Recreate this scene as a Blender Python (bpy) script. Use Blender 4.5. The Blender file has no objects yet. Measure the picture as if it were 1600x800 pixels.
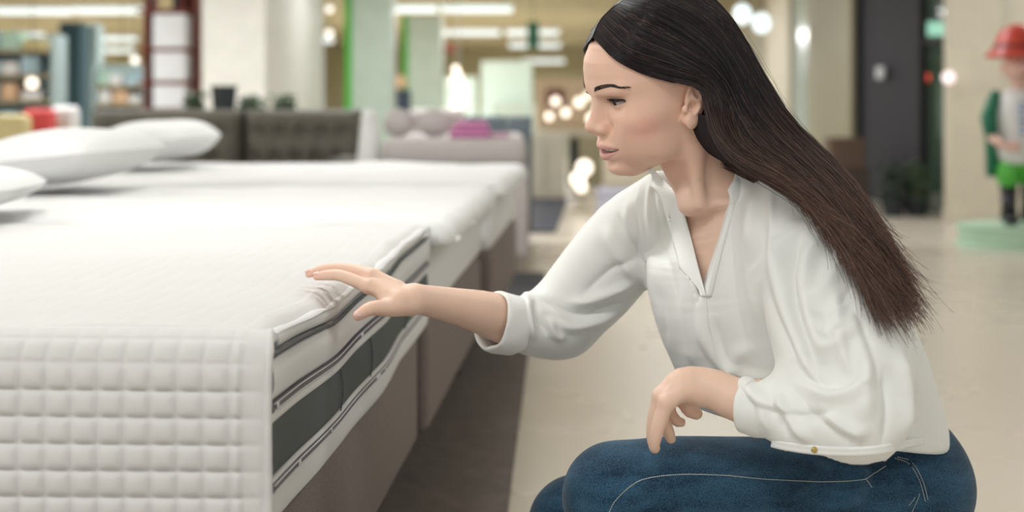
import bpy, bmesh, math, random, os
import numpy as np
from mathutils import Vector, Matrix
R = math.radians
PI = math.pi
random.seed(7)
rng = np.random.default_rng(7)
scene = bpy.context.scene
col = scene.collection

# ------------------------------------------------------------------ camera
CF, CH, CY0 = 2222.22, 0.90, 170.0          # focal length in pixels (of 1600), eye height, horizon row
cam_data = bpy.data.cameras.new('camera')
cam = bpy.data.objects.new('camera', cam_data)
col.objects.link(cam)
cam.location = (0, 0, CH)
cam.rotation_euler = (PI / 2, 0, 0)
cam_data.sensor_width = 36.0
cam_data.lens = 50.0
cam_data.shift_y = -(400.0 - CY0) / 1600.0
cam_data.clip_start = 0.05
cam_data.clip_end = 200
cam_data.dof.use_dof = True
cam_data.dof.focus_distance = 1.86
cam_data.dof.aperture_fstop = 3.0
scene.camera = cam

# ------------------------------------------------------------------ world, exposure
world = bpy.data.worlds.new('world')
scene.world = world
world.use_nodes = True
wn = world.node_tree.nodes['Background']
wn.inputs['Color'].default_value = (.93, .965, 1.0, 1)
wn.inputs['Strength'].default_value = 0.74
vs = scene.view_settings
vs.view_transform = 'Standard'
vs.look = 'None'
vs.gamma = 1.0
vs.use_curve_mapping = False
vs.exposure = 0.10


def P(px, py, y):
    """world point seen at photo pixel (px, py) at depth y"""
    return np.array([(px - 800.0) / CF * y, y, CH - (py - CY0) / CF * y])


# ------------------------------------------------------------------ materials
def new_mat(name):
    m = bpy.data.materials.new(name)
    m.use_nodes = True
    nt = m.node_tree
    return m, nt, nt.nodes['Principled BSDF']


def N(nt, kind, **kw):
    n = nt.nodes.new(kind)
    for k, v in kw.items():
        if k.startswith('i_'):
            n.inputs[k[2:].replace('_', ' ')].default_value = v
        else:
            setattr(n, k, v)
    return n


def mat(name, color, rough=0.6, metal=0.0, noise=0.06, nscale=20.0, bump=0.0, bscale=200.0, emit=None, estr=0.0,
        spec=None, sheen=0.0, alpha=None, trans=0.0, coat=0.0):
    m, nt, b = new_mat(name)
    L = nt.links
    tc = N(nt, 'ShaderNodeTexCoord')
    nz = N(nt, 'ShaderNodeTexNoise', i_Scale=nscale, i_Detail=4.0)
    L.new(tc.outputs['Object'], nz.inputs['Vector'])
    mr = N(nt, 'ShaderNodeMapRange')
    mr.inputs['To Min'].default_value = 1 - noise
    mr.inputs['To Max'].default_value = 1 + noise
    L.new(nz.outputs['Fac'], mr.inputs['Value'])
    mx = N(nt, 'ShaderNodeVectorMath', operation='SCALE')
    mx.inputs[0].default_value = color
    L.new(mr.outputs['Result'], mx.inputs['Scale'])
    L.new(mx.outputs[0], b.inputs['Base Color'])
    b.inputs['Roughness'].default_value = rough
    b.inputs['Metallic'].default_value = metal
    if spec is not None:
        b.inputs['Specular IOR Level'].default_value = spec
    b.inputs['Sheen Weight'].default_value = sheen
    b.inputs['Transmission Weight'].default_value = trans
    b.inputs['Coat Weight'].default_value = coat
    if alpha is not None:
        b.inputs['Alpha'].default_value = alpha
    if emit is not None:
        b.inputs['Emission Color'].default_value = (*emit, 1)
        b.inputs['Emission Strength'].default_value = estr
    if bump > 0:
        n2 = N(nt, 'ShaderNodeTexNoise', i_Scale=bscale, i_Detail=3.0)
        L.new(tc.outputs['Object'], n2.inputs['Vector'])
        bp = N(nt, 'ShaderNodeBump', i_Strength=bump, i_Distance=0.002)
        L.new(n2.outputs['Fac'], bp.inputs['Height'])
        L.new(bp.outputs['Normal'], b.inputs['Normal'])
    return m


# ------------------------------------------------------------------ object helpers
def link_mesh(name, me, m=None, parent=None, loc=None):
    o = bpy.data.objects.new(name, me)
    col.objects.link(o)
    if m is not None:
        me.materials.append(m)
    if parent is not None:
        o.parent = parent
    if loc is not None:
        o.location = loc
    return o


def np_mesh(name, verts, faces, smooth=True):
    verts = np.asarray(verts, np.float32)
    me = bpy.data.meshes.new(name)
    if isinstance(faces, np.ndarray) and faces.ndim == 2:
        nf, k = faces.shape
        me.vertices.add(len(verts))
        me.vertices.foreach_set('co', verts.ravel())
        me.loops.add(nf * k)
        me.loops.foreach_set('vertex_index', faces.astype(np.int32).ravel())
        me.polygons.add(nf)
        me.polygons.foreach_set('loop_start', np.arange(nf, dtype=np.int32) * k)
        me.polygons.foreach_set('loop_total', np.full(nf, k, np.int32))
        me.update(calc_edges=True)
    else:
        me.from_pydata([tuple(v) for v in verts.tolist()], [], [tuple(f) for f in faces])
    me.polygons.foreach_set('use_smooth', np.full(len(me.polygons), smooth))
    me.update()
    return me


def tag(o, label=None, cat=None, group=None, kind=None):
    if label: o['label'] = label
    if cat: o['category'] = cat
    if group: o['group'] = group
    if kind: o['kind'] = kind
    return o


def thing(name, label, cat, loc=(0, 0, 0), rz=0.0, group=None):
    o = bpy.data.objects.new(name, None)
    col.objects.link(o)
    o.location = loc
    o.rotation_euler = (0, 0, rz)
    return tag(o, label, cat, group)


class MB:
    """collects shapes and links them as ONE mesh object"""
    def __init__(s):
        s.bm = bmesh.new()

    def box(s, x0, x1, y0, y1, z0, z1, bev=0.0, seg=2):
        r = bmesh.ops.create_cube(s.bm, size=1.0)
        vs_ = r['verts']
        for v in vs_:
            v.co = Vector(((x0 + x1) / 2 + v.co.x * (x1 - x0), (y0 + y1) / 2 + v.co.y * (y1 - y0), (z0 + z1) / 2 + v.co.z * (z1 - z0)))
        if bev > 0:
            es = list({e for v in vs_ for e in v.link_edges})
            bmesh.ops.bevel(s.bm, geom=es, offset=bev, segments=seg, affect='EDGES', profile=0.5)
        return s

    def lathe(s, prof, c=(0, 0, 0), seg=24, axis='z'):
        rings = []
        for (r, z) in prof:
            ring = []
            for i in range(seg):
                a = 2 * PI * i / seg
                p = (r * math.cos(a), r * math.sin(a), z)
                if axis == 'y': p = (p[0], p[2], p[1])
                if axis == 'x': p = (p[2], p[0], p[1])
                ring.append(s.bm.verts.new((c[0] + p[0], c[1] + p[1], c[2] + p[2])))
            rings.append(ring)
        for a, b in zip(rings, rings[1:]):
            for i in range(seg):
                s.bm.faces.new((a[i], a[(i + 1) % seg], b[(i + 1) % seg], b[i]))
        try:
            s.bm.faces.new(rings[0][::-1])
            s.bm.faces.new(rings[-1])
        except ValueError:
            pass
        return s

    def ball(s, c, r, sc=(1, 1, 1), sub=3):
        q = bmesh.ops.create_icosphere(s.bm, subdivisions=sub, radius=1.0)
        for v in q['verts']:
            v.co = Vector((c[0] + v.co.x * r * sc[0], c[1] + v.co.y * r * sc[1], c[2] + v.co.z * r * sc[2]))
        return s

    def tube(s, pts, rad, seg=8):
        pts = [Vector(p) for p in pts]
        n = len(pts)
        rs = rad if hasattr(rad, '__len__') else [rad] * n
        rings = []
        up = Vector((0, 0, 1))
        prev = None
        for i, p in enumerate(pts):
            t = (pts[min(i + 1, n - 1)] - pts[max(i - 1, 0)]).normalized()
            if prev is None:
                a = t.cross(up)
                if a.length < 0.1: a = t.cross(Vector((1, 0, 0)))
            else:
                a = prev - t * prev.dot(t)
            a.normalize()
            prev = a
            b = t.cross(a)
            rings.append([s.bm.verts.new(p + (a * math.cos(2 * PI * k / seg) + b * math.sin(2 * PI * k / seg)) * rs[i]) for k in range(seg)])
        for a, b in zip(rings, rings[1:]):
            for i in range(seg):
                s.bm.faces.new((a[i], a[(i + 1) % seg], b[(i + 1) % seg], b[i]))
        s.bm.faces.new(rings[0][::-1])
        s.bm.faces.new(rings[-1])
        return s

    def build(s, name, m=None, parent=None, loc=None, smooth=False, angle=None):
        bmesh.ops.recalc_face_normals(s.bm, faces=s.bm.faces[:])
        me = bpy.data.meshes.new(name)
        s.bm.to_mesh(me)
        s.bm.free()
        if smooth:
            me.polygons.foreach_set('use_smooth', np.full(len(me.polygons), True))
            if angle:
                me.set_sharp_from_angle(angle=R(angle))
        return link_mesh(name, me, m, parent, loc)


def catmull(pts, n):
    """resample a polyline (any dimension) into n smooth samples"""
    pts = np.asarray(pts, float)
    if len(pts) < 2: return pts
    q = np.vstack([2 * pts[0] - pts[1], pts, 2 * pts[-1] - pts[-2]])
    t = np.linspace(0, len(pts) - 1 - 1e-9, n)
    i = np.floor(t).astype(int)
    u = (t - i)[:, None]
    p0, p1, p2, p3 = q[i], q[i + 1], q[i + 2], q[i + 3]
    return 0.5 * (2 * p1 + (p2 - p0) * u + (2 * p0 - 5 * p1 + 4 * p2 - p3) * u ** 2 + (3 * p1 - p0 - 3 * p2 + p3) * u ** 3)


def tubes_mesh(name, lines, rads, seg=3, smooth=True):
    """many thin tubes, all with the same number of samples. lines (S,N,3), rads (S,N)"""
    S, n, _ = lines.shape
    t = np.gradient(lines, axis=1)
    t /= np.linalg.norm(t, axis=2, keepdims=True) + 1e-12
    ref = np.array([0.31, -0.9, 0.2])
    a = np.cross(t, ref)
    a /= np.linalg.norm(a, axis=2, keepdims=True) + 1e-12
    b = np.cross(t, a)
    ang = np.arange(seg) * 2 * PI / seg
    v = lines[:, :, None] + rads[:, :, None, None] * (a[:, :, None] * np.cos(ang)[:, None] + b[:, :, None] * np.sin(ang)[:, None])
    base = (np.arange(S)[:, None, None] * n + np.arange(n - 1)[None, :, None]) * seg
    k = np.arange(seg)[None, None]
    k2 = (k + 1) % seg
    f = np.stack([base + k, base + k2, base + seg + k2, base + seg + k], -1).reshape(-1, 4)
    return np_mesh(name, v.reshape(-1, 3), f, smooth)


# ------------------------------------------------------------------ signed-distance sculpting
class Sculpt:
    def __init__(s):
        s.prims = []
        s.folds = []
        s.mask = None

    def add(s, fn, c, rad, k=0.0, op='u'):
        s.prims.append((fn, np.asarray(c, np.float32), float(rad), k, op))
        return s

    def ell(s, c, r, M=None, k=0.01, op='u'):
        c = np.asarray(c, float); r = np.asarray(r, float)
        Mx = np.eye(3) if M is None else np.asarray(M)

        def fn(p, c=c.astype(np.float32), r=r.astype(np.float32), Mx=Mx.astype(np.float32)):
            q = (p - c) @ Mx
            k0 = np.sqrt(((q / r) ** 2).sum(-1)) + 1e-9
            k1 = np.sqrt(((q / (r * r)) ** 2).sum(-1)) + 1e-9
            return k0 * (k0 - 1) / k1
        return s.add(fn, c, max(r), k, op)

    def cap(s, a, b, ra, rb=None, k=0.01, op='u'):
        rb = ra if rb is None else rb
        a = np.asarray(a, float); b = np.asarray(b, float)

        def fn(p, a=a.astype(np.float32), ab=(b - a).astype(np.float32)):
            q = p - a
            t = np.clip((q @ ab) / max(float(ab @ ab), 1e-9), 0, 1)
            return np.sqrt(((q - t[..., None] * ab) ** 2).sum(-1)) - (ra + t * (rb - ra))
        return s.add(fn, (a + b) / 2, np.linalg.norm(b - a) / 2 + max(ra, rb), k, op)

    def chain(s, pts, rads, k=0.004, k0=None, op='u', n=None):
        """polyline of capsules, evaluated as one primitive"""
        pts = np.asarray(pts, float); rads = np.asarray(rads, float)
        if n:
            pr = catmull(np.column_stack([pts, rads]), n)
            pts, rads = pr[:, :3], pr[:, 3]
        P32 = pts.astype(np.float32)

        def fn(p):
            d = None
            for i in range(len(P32) - 1):
                a = P32[i]; ab = P32[i + 1] - a
                q = p - a
                t = np.clip((q @ ab) / max(float(ab @ ab), 1e-9), 0, 1)
                e = np.sqrt(((q - t[..., None] * ab) ** 2).sum(-1)) - (rads[i] + t * (rads[i + 1] - rads[i])).astype(np.float32)
                d = e if d is None else np.minimum(d, e)
            return d
        lo = pts.min(0); hi = pts.max(0)
        return s.add(fn, (lo + hi) / 2, np.linalg.norm(hi - lo) / 2 + rads.max(), k if k0 is None else k0, op)

    def etube(s, pts, A, B, w, n=14, k=0.02, op='u'):
        """tube of elliptical section: half-width A along w (vector or list), B across it"""
        m = len(pts)
        w = np.asarray(w, float)
        if w.ndim == 1: w = np.tile(w, (m, 1))
        q = catmull(np.column_stack([np.asarray(pts, float), A, B, w]), n)
        pt = q[:, :3].astype(np.float32)
        a_ = q[:, 3].astype(np.float32); b_ = q[:, 4].astype(np.float32)
        tan = np.gradient(pt, axis=0)
        tan /= np.linalg.norm(tan, axis=1, keepdims=True)
        ww = q[:, 5:8]
        ww = ww - (ww * tan).sum(1, keepdims=True) * tan
        ww /= np.linalg.norm(ww, axis=1, keepdims=True)
        nn = np.cross(tan, ww)
        ww = ww.astype(np.float32); nn = nn.astype(np.float32); tan = tan.astype(np.float32)
        tab = np.concatenate([pt, a_[:, None], b_[:, None], ww, nn, tan], 1)

        def fn(p):
            sh = p.shape[:-1]
            p = p.reshape(-1, 3)
            best = np.full(len(p), 1e9, np.float32); st = np.zeros(len(p), np.float32)
            for i in range(n - 1):
                ab = pt[i + 1] - pt[i]
                v = p - pt[i]
                t = (v @ ab) / float(ab @ ab)
                t = np.clip(t, 0 if i else -9, 1 if i < n - 2 else 9)
                tc = np.clip(t, 0, 1)
                v = v - tc[:, None] * ab
                d2 = np.einsum('ij,ij->i', v, v)
                m = d2 < best
                best = np.where(m, d2, best); st = np.where(m, i + tc, st)
            i0 = np.minimum(st.astype(int), n - 2)
            fr = (st - i0)[:, None]
            T = tab[i0] * (1 - fr) + tab[i0 + 1] * fr
            v = p - T[:, :3]
            A_, B_ = T[:, 3], T[:, 4]
            x = np.einsum('ij,ij->i', v, T[:, 5:8]); y = np.einsum('ij,ij->i', v, T[:, 8:11])
            z = np.einsum('ij,ij->i', v, T[:, 11:14])
            z = np.where((st <= 0) | (st >= n - 1.0001), z, 0)
            mn = np.minimum(A_, B_)
            k0 = np.sqrt((x / A_) ** 2 + (y / B_) ** 2 + (z / mn) ** 2) + 1e-6
            k1 = np.sqrt((x / A_ ** 2) ** 2 + (y / B_ ** 2) ** 2 + (z / mn ** 2) ** 2) + 1e-6
            return (k0 * (k0 - 1) / k1).reshape(sh)
        lo = pt.min(0); hi = pt.max(0)
        return s.add(fn, (lo + hi) / 2, np.linalg.norm(hi - lo) / 2 + max(a_.max(), b_.max()), k, op)

    @staticmethod
    def comb(d, e, k, op):
        if op == 'u':
            if k <= 0: return np.minimum(d, e)
            h = np.maximum(k - np.abs(d - e), 0) / k
            return np.minimum(d, e) - h * h * k * 0.25
        if op == 's':
            e = -e
        if op == 'd':       # displacement: fn returns an offset
            return d + e
        if k <= 0: return np.maximum(d, e)
        h = np.maximum(k - np.abs(d - e), 0) / k
        return np.maximum(d, e) + h * h * k * 0.25

    def eval(s, pts, bc=None, hb=0.0):
        """pts (B,M,3), bc block centres (B,3), hb block half diagonal"""
        d = np.full(pts.shape[:2], 0.08, np.float32)
        for fn, c, rad, k, op in s.prims:
            if bc is None:
                d = s.comb(d, fn(pts), k, op).astype(np.float32)
                continue
            m = np.linalg.norm(bc - c, axis=1) < rad + hb + (0.012 + k if op != 'd' else 0.0)
            if m.any():
                d[m] = s.comb(d[m], fn(pts[m]), k, op)
        return d

    def mesh(s, h, n=16, smooth=0, lo=None, hi=None):
        cs = np.array([p[1] for p in s.prims if p[4] == 'u']); rr = np.array([p[2] for p in s.prims if p[4] == 'u'])
        if lo is None: lo = (cs - rr[:, None]).min(0) - 0.01
        if hi is None: hi = (cs + rr[:, None]).max(0) + 0.01
        lo = np.floor(np.asarray(lo) / h) * h
        bs = n * h
        nb = np.ceil((np.asarray(hi) - lo) / bs).astype(int)
        # coarse pass at 2x2x2 sub-cells of every block
        g = np.stack(np.meshgrid(*[np.arange(x) for x in nb], indexing='ij'), -1).reshape(-1, 3)
        sub = (np.stack(np.meshgrid(*[[0.25, 0.75]] * 3, indexing='ij'), -1).reshape(-1, 3) * bs)
        keep = np.zeros(len(g), bool)
        hd = bs * math.sqrt(3) / 4
        for i0 in range(0, len(g), 4000):
            gg = g[i0:i0 + 4000]
            bc = (lo + (gg + .5) * bs)
            pts = ((lo + gg * bs)[:, None] + sub[None]).astype(np.float32)
            d = s.eval(pts, bc, bs * .87)
            keep[i0:i0 + 4000] = (np.abs(d) < hd * 1.2 + 0.003).any(1)
        g = g[keep]
        off = np.stack(np.meshgrid(*[np.arange(n + 1)] * 3, indexing='ij'), -1).reshape(-1, 3)
        V, K, Q, = [], [], []
        dims = nb * n + 8
        enc = lambda c: (c[..., 0].astype(np.int64) * dims[1] + c[..., 1]) * dims[2] + c[..., 2]
        CH_ = 60
        done = set(map(tuple, g.tolist()))
        todo = g
        for _pass in range(4):
            for i0 in range(0, len(todo), CH_):
                gg = todo[i0:i0 + CH_]
                org = lo + gg * bs
                pts = (org[:, None] + off[None] * h).astype(np.float32)
                D = s.eval(pts, org + bs / 2, bs * .87).reshape(-1, n + 1, n + 1, n + 1)
                S = D < 0
                a = S[:, :-1, :-1, :-1]
                cnt = np.zeros(a.shape, np.int8)
                for dx in (0, 1):
                    for dy in (0, 1):
                        for dz in (0, 1):
                            cnt += S[:, dx:dx + n, dy:dy + n, dz:dz + n]
                b, x, y, z = np.nonzero((cnt > 0) & (cnt < 8))
                if len(b) == 0: continue
                acc = np.zeros((len(b), 3)); w = np.zeros(len(b))
                for ax in range(3):
                    for u in (0, 1):
                        for v in (0, 1):
                            o0 = [0, 0, 0]; o1 = [0, 0, 0]
                            r = [i for i in range(3) if i != ax]
                            o0[r[0]] = o1[r[0]] = u; o0[r[1]] = o1[r[1]] = v; o1[ax] = 1
                            d0 = D[b, x + o0[0], y + o0[1], z + o0[2]]; d1 = D[b, x + o1[0], y + o1[1], z + o1[2]]
                            mk = (d0 < 0) != (d1 < 0)
                            t = np.where(mk, d0 / np.where(mk, d0 - d1, 1), 0)
                            pt = np.tile(np.array(o0, float), (len(b), 1)); pt[:, ax] += t
                            acc += pt * mk[:, None]; w += mk
                cell = np.stack([x, y, z], 1)
                V.append(org[b] + (cell + acc / w[:, None]) * h)
                K.append(enc(gg[b] * n + cell + 2))
                for ax in range(3):
                    sl0 = [slice(0, n)] * 3; sl1 = [slice(0, n)] * 3; sl1[ax] = slice(1, n + 1)
                    s0 = S[(slice(None), *sl0)]; s1 = S[(slice(None), *sl1)]
                    b, x, y, z = np.nonzero(s0 != s1)
                    if len(b) == 0: continue
                    base = gg[b] * n + np.stack([x, y, z], 1) + 2
                    r = [(ax + 1) % 3, (ax + 2) % 3]
                    e1 = np.zeros(3, int); e1[r[0]] = 1
                    e2 = np.zeros(3, int); e2[r[1]] = 1
                    q = np.stack([enc(base - e1 - e2), enc(base - e2), enc(base), enc(base - e1)], 1)
                    fl = ~s0[b, x, y, z]
                    q[fl] = q[fl][:, ::-1]
                    Q.append(q)
            if not Q: break
            ks = np.sort(np.concatenate(K)); qs = np.unique(np.concatenate(Q))
            ii = np.clip(np.searchsorted(ks, qs), 0, len(ks) - 1)
            miss = qs[ks[ii] != qs]
            c2 = miss % dims[2]; c1 = (miss // dims[2]) % dims[1]; c0 = miss // (dims[2] * dims[1])
            blk = {(int(x), int(y), int(z)) for x, y, z in zip((c0 - 2) // n, (c1 - 2) // n, (c2 - 2) // n)} - done
            if not blk: break
            done |= blk
            todo = np.array(sorted(blk))
        V = np.concatenate(V); K = np.concatenate(K); Q = np.concatenate(Q)
        o = np.argsort(K); K = K[o]; V = V[o]
        idx = np.clip(np.searchsorted(K, Q), 0, len(K) - 1)
        ok = (K[idx] == Q).all(1)
        F = idx[ok]
        for _ in range(smooth):
            acc = np.zeros_like(V); w = np.zeros(len(V))
            for i in range(4):
                j = (i + 1) % 4
                for p_, q_ in ((i, j), (j, i)):
                    for c_ in range(3):
                        acc[:, c_] += np.bincount(F[:, p_], V[F[:, q_], c_], len(V))
                    w += np.bincount(F[:, p_], minlength=len(V))
            V = V * .4 + .6 * acc / np.maximum(w, 1)[:, None]
        if s.folds:
            V = apply_folds(V, F, s.folds, s.mask)
        return V, F
# ------------------------------------------------------------------ the woman: head frame
def head_rot(y, p, r):
    cy, sy = math.cos(y), math.sin(y)
    Fv = np.array([-cy, -sy, 0]); Lv = np.array([sy, -cy, 0]); U = np.array([0, 0, 1.])
    F2 = Fv * math.cos(p) - U * math.sin(p); U2 = U * math.cos(p) + Fv * math.sin(p)
    L3 = Lv * math.cos(r) + U2 * math.sin(r); U3 = U2 * math.cos(r) - Lv * math.sin(r)
    return np.stack([F2, L3, U3], 1)


HM = head_rot(R(20.0), R(16.5), R(-9.0))
HP = np.array([0.2015, 1.931, 0.9165])


def hw(F, L, U):
    """point given in head coordinates (forward, towards her left, up) -> world"""
    return HM @ np.array([F, L, U]) + HP


def hloc(p):
    return (p - HP.astype(np.float32)) @ HM.astype(np.float32)


def almond(l, u, l0=0.0150, l1=0.0475, um=0.0215, up=0.0044, dn=0.0046):
    """eye opening as a signed field of (lateral, up): negative inside"""
    t = (l - l0) / (l1 - l0)
    tt = np.clip(t, 0, 1)
    c = um + (tt - .5) * 0.0030
    hi = c + up * np.maximum(np.sin(PI * tt ** 0.85), 0) ** 0.8
    lo = c - dn * np.maximum(np.sin(PI * tt ** 1.1), 0) ** 0.9
    d = np.maximum(u - hi, lo - u)
    return np.maximum(d, np.maximum(l0 - l, l - l1))


def sculpt_head(S):
    tU = [-.0900, -.0865, -.081, -.073, -.06, -.045, -.03, -.015, .0, .015, .03, .045, .06, .075, .09]
    tF = [.074, .0820, .0865, .0880, .0865, .0880, .0885, .0880, .0870, .0860, .0880, .0925, .0930, .0900, .0790]
    tW = [.018, .0250, .0320, .0390, .0465, .0525, .0570, .0615, .0650, .0665, .0670, .0680, .0675, .0640, .0560]
    tB = [.062, .0500, .0340, .0160, .0000, -.020, -.050, -.060, -.060, -.060, -.060, -.060, -.060, -.060, -.06]
    tC = [.066, .0580, .0480, .0350, .0260, .0200, .0200, .0220, .0250, .0250, .0200, .0150, .0100, .0050, .0]
    tE = [2.0, 2.0, 2.0, 2.0, 2.00, 2.05, 2.1, 2.15, 2.15, 2.05, 2.05, 2.2, 2.2, 2.1, 2.0]

    def base(p):
        q = hloc(p)
        u = np.clip(q[..., 2], tU[0], tU[-1])
        g = lambda t: np.interp(u, tU, t).astype(np.float32)
        c = g(tC)
        a = np.where(q[..., 0] > c, g(tF) - c, c - g(tB))
        W = g(tW); e = g(tE)
        k = (np.abs((q[..., 0] - c) / a) ** e + np.abs(q[..., 1] / W) ** e) ** (1 / e)
        r = np.sqrt((q[..., 0] - c) ** 2 + q[..., 1] ** 2)
        d = r - r / np.maximum(k, 1e-4)
        d = np.where(k < .3, -np.minimum(a, W) * (1 - k), d) * .9
        ex = np.maximum(q[..., 2] - tU[-1], tU[0] - q[..., 2])
        return np.where(ex > 0, np.sqrt(np.maximum(d, 0) ** 2 + ex ** 2) + np.minimum(d, 0) * 0, np.maximum(d, ex)).astype(np.float32)
    S.add(base, hw(.02, 0, 0), .125, .02)
    S.ell(hw(-.004, 0, .047), (.093, .0735, .087), HM, k=.025)
    E = lambda f, l, u, r, k=.01, op='u': S.ell(hw(f, l, u), r, HM, k, op)
    C = lambda a, b, ra, rb, k=.008, op='u': S.cap(hw(*a), hw(*b), ra, rb, k, op)
    for s in (1, -1):
        E(.052, s * .042, -.006, (.028, .019, .016), .025)       # cheekbone
        E(.060, s * .030, -.028, (.026, .022, .024), .02)        # cheek
        E(.016, s * .050, -.050, (.022, .006, .020), .02)        # jaw angle
        E(.0960, s * .0350, .0185, (.0190, .0185, .0115), .012, 's')  # eye socket
        C((.0925, s * .012, .0375), (.077, s * .047, .0395), .0040, .003, .016)  # brow ridge
    for s in (1, -1):
        E(.046, s * .036, -.050, (.028, .014, .020), .022)       # side of the jaw
    E(.074, 0, -.045, (.026, .027, .024), .018)                  # muzzle
    E(.0795, 0, -.0735, (.0150, .018, .0115), .012)                # chin
    E(.103, 0, -.063, (.010, .022, .0060), .010, 's')            # hollow under the lower lip
    # nose
    C((.0845, 0, .0365), (.0905, 0, .0180), .0078, .0066, .010)
    C((.0905, 0, .0200), (.1060, 0, -.0080), .0060, .0072, .006)
    C((.0840, 0, .0100), (.0965, 0, -.0130), .0080, .0115, .009)
    E(.1085, 0, -.0100, (.0088, .0080, .0074), .006)
    C((.1080, 0, -.0150), (.0960, 0, -.0215), .0042, .0050, .005)
    for s in (1, -1):
        E(.0965, s * .0125, -.0150, (.0095, .0055, .0068), .006)     # wing
        E(.1000, s * .0062, -.0225, (.0058, .0030, .0040), .003, 's')  # nostril
        E(.0915, s * .0215, -.0150, (.0060, .0020, .0050), .008, 's')  # crease beside the wing
    # lips
    up = [(.0760, -.0325, -.0422), (.0895, -.0190, -.0410), (.0985, -.0065, -.0393), (.1000, 0, -.0403),
          (.0985, .0065, -.0393), (.0895, .0190, -.0410), (.0760, .0325, -.0422)]
    S.chain([hw(*q) for q in up], [.0016, .0038, .0051, .0049, .0051, .0038, .0016], k=.005, n=13)
    lo = [(.0755, -.0308, -.0450), (.0875, -.0185, -.0520), (.0955, -.0065, -.0545), (.0968, 0, -.0548),
          (.0955, .0065, -.0545), (.0875, .0185, -.0520), (.0755, .0308, -.0450)]
    S.chain([hw(*q) for q in lo], [.0016, .0044, .0060, .0062, .0060, .0044, .0016], k=.005, n=13)
    ml = [(.0820, -.0275, -.0462), (.0950, -.0150, -.0470), (.1040, 0, -.0470), (.0950, .0150, -.0470), (.0820, .0275, -.0462)]

    def slit(p):
        q = hloc(p)
        l = np.abs(q[..., 1])
        op_ = .0036 * np.clip(1 - (l / .0300) ** 2, 0, 1) + .0003
        d = np.abs(q[..., 2] + .0468 - .0030 * (l / .028) ** 2) - op_
        return np.maximum(np.maximum(d, l - .0305), (.078 - l * .55 - q[..., 0]))
    S.add(slit, hw(.09, 0, -.047), .035, .0015, 's')
    C((.107, 0, -.0270), (.105, 0, -.0335), .0022, .0026, .004, 's')  # philtrum
    # eyelids: a shell over each eyeball with an almond opening
    for s in (1, -1):
        S.ell(hw(.0715, s * .0305, .0213), (.0137,) * 3, HM, .004)
        # upper lid fold above and tear trough below

        def op(p, s=s):
            q = hloc(p)
            d = almond(q[..., 1] * s, q[..., 2])
            return np.maximum(d, .060 - q[..., 0])
        S.add(op, hw(.080, s * .030, .0215), .022, .0012, 's')

        def crease(p, s=s):
            q = hloc(p)
            l = q[..., 1] * s
            t = np.clip((l - .014) / .033, 0, 1)
            cu = .0262 + .0040 * np.sin(PI * t ** .9) - .002 * t
            return .0009 * np.exp(-((q[..., 2] - cu) / .0011) ** 2) * (np.abs(l - .030) < .018)
        S.add(crease, hw(.080, s * .030, .027), .022, 0, 'd')
    # ears
    for s in (1, -1):
        ea = lambda f, l, u: hw(-.006 + f - .28 * u, s * (.0700 + l), .0 + u)
        eM = HM @ np.array([[math.cos(.3), 0, -math.sin(.28)], [0, 1, 0], [math.sin(.28), 0, math.cos(.3)]])
        # plate leaning out backwards
        S.chain([ea(.004, .001, -.021), ea(-.004, .004, -.008), ea(-.006, .007, .008), ea(-.004, .007, .020)], [.0060, .0085, .0105, .0085], k=.007, n=8)
        S.ell(ea(-.003, .0095, .003), (.0125, .0042, .0200), eM, .004)
        # concha and fossa hollows
        S.ell(ea(.0015, .0155, -.004), (.0078, .0092, .0098), HM, .003, 's')
        S.ell(ea(-.002, .0145, .015), (.0045, .0045, .0085), HM, .003, 's')
        # helix rim, antihelix, lobe, tragus
        rim = [(.009, .006, -.001), (.011, .009, .010), (.007, .0115, .0245), (-.003, .013, .0300), (-.0125, .013, .0235),
               (-.0165, .0125, .010), (-.0155, .011, -.004), (-.0110, .009, -.015), (-.004, .0075, -.0235)]
        S.chain([ea(*q) for q in rim], [.0016, .0021, .0025, .0026, .0026, .0025, .0025, .0028, .0040], k=.0018, k0=.0025, n=22)
        S.chain([ea(-.0020, .0115, .021), ea(-.0085, .0125, .010), ea(-.0090, .0125, -.004), ea(-.004, .011, -.0125)], [.0016, .0022, .0022, .0020], k=.003, n=9)
        S.ell(ea(-.001, .0070, -.0235), (.0085, .0048, .0100), eM, .005)
        S.ell(ea(.0105, .0050, -.0055), (.0035, .0042, .0055), HM, .003)


def lip_mask(V):
    """0..1 how much a head vertex belongs to the lips"""
    q = hloc(V.astype(np.float32))
    l = np.abs(q[:, 1])
    top = -.0348 - .0068 * (l / .031) ** 1.6 - .0014 * np.exp(-(q[:, 1] / .003) ** 2)
    bot = -.0605 + .0155 * (l / .031) ** 1.8
    m = np.clip((top - q[:, 2]) / .0012, 0, 1) * np.clip((q[:, 2] - bot) / .0012, 0, 1)
    return m * np.clip((.0320 - l) / .002, 0, 1) * (q[:, 0] > .070)
# ------------------------------------------------------------------ the woman: joints (world, metres)
WAX = np.array([.65, -.76, 0.02]); WAX /= np.linalg.norm(WAX)      # far shoulder -> near shoulder
FWD = np.array([-.76, -.65, 0.0]); FWD /= np.linalg.norm(FWD)      # the way the chest faces
TORSO = [P(1335, 760, 2.06), P(1290, 680, 2.05), P(1262, 600, 2.035), P(1215, 500, 2.01), P(1178, 410, 2.00),
         P(1150, 345, 1.99), P(1128, 305, 1.985)]
T_A = [.165, .178, .180, .180, .180, .165, .085]
T_B = [.120, .140, .145, .140, .125, .095, .062]
SH_N = P(1252, 350, 1.850); EL_N = P(1332, 640, 1.70); WR_N = P(1092, 604, 1.790)
SH_F = P(1022, 345, 2.110); EL_F = P(872, 512, 2.180); WR_F = P(652, 467, 1.995)


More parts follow.
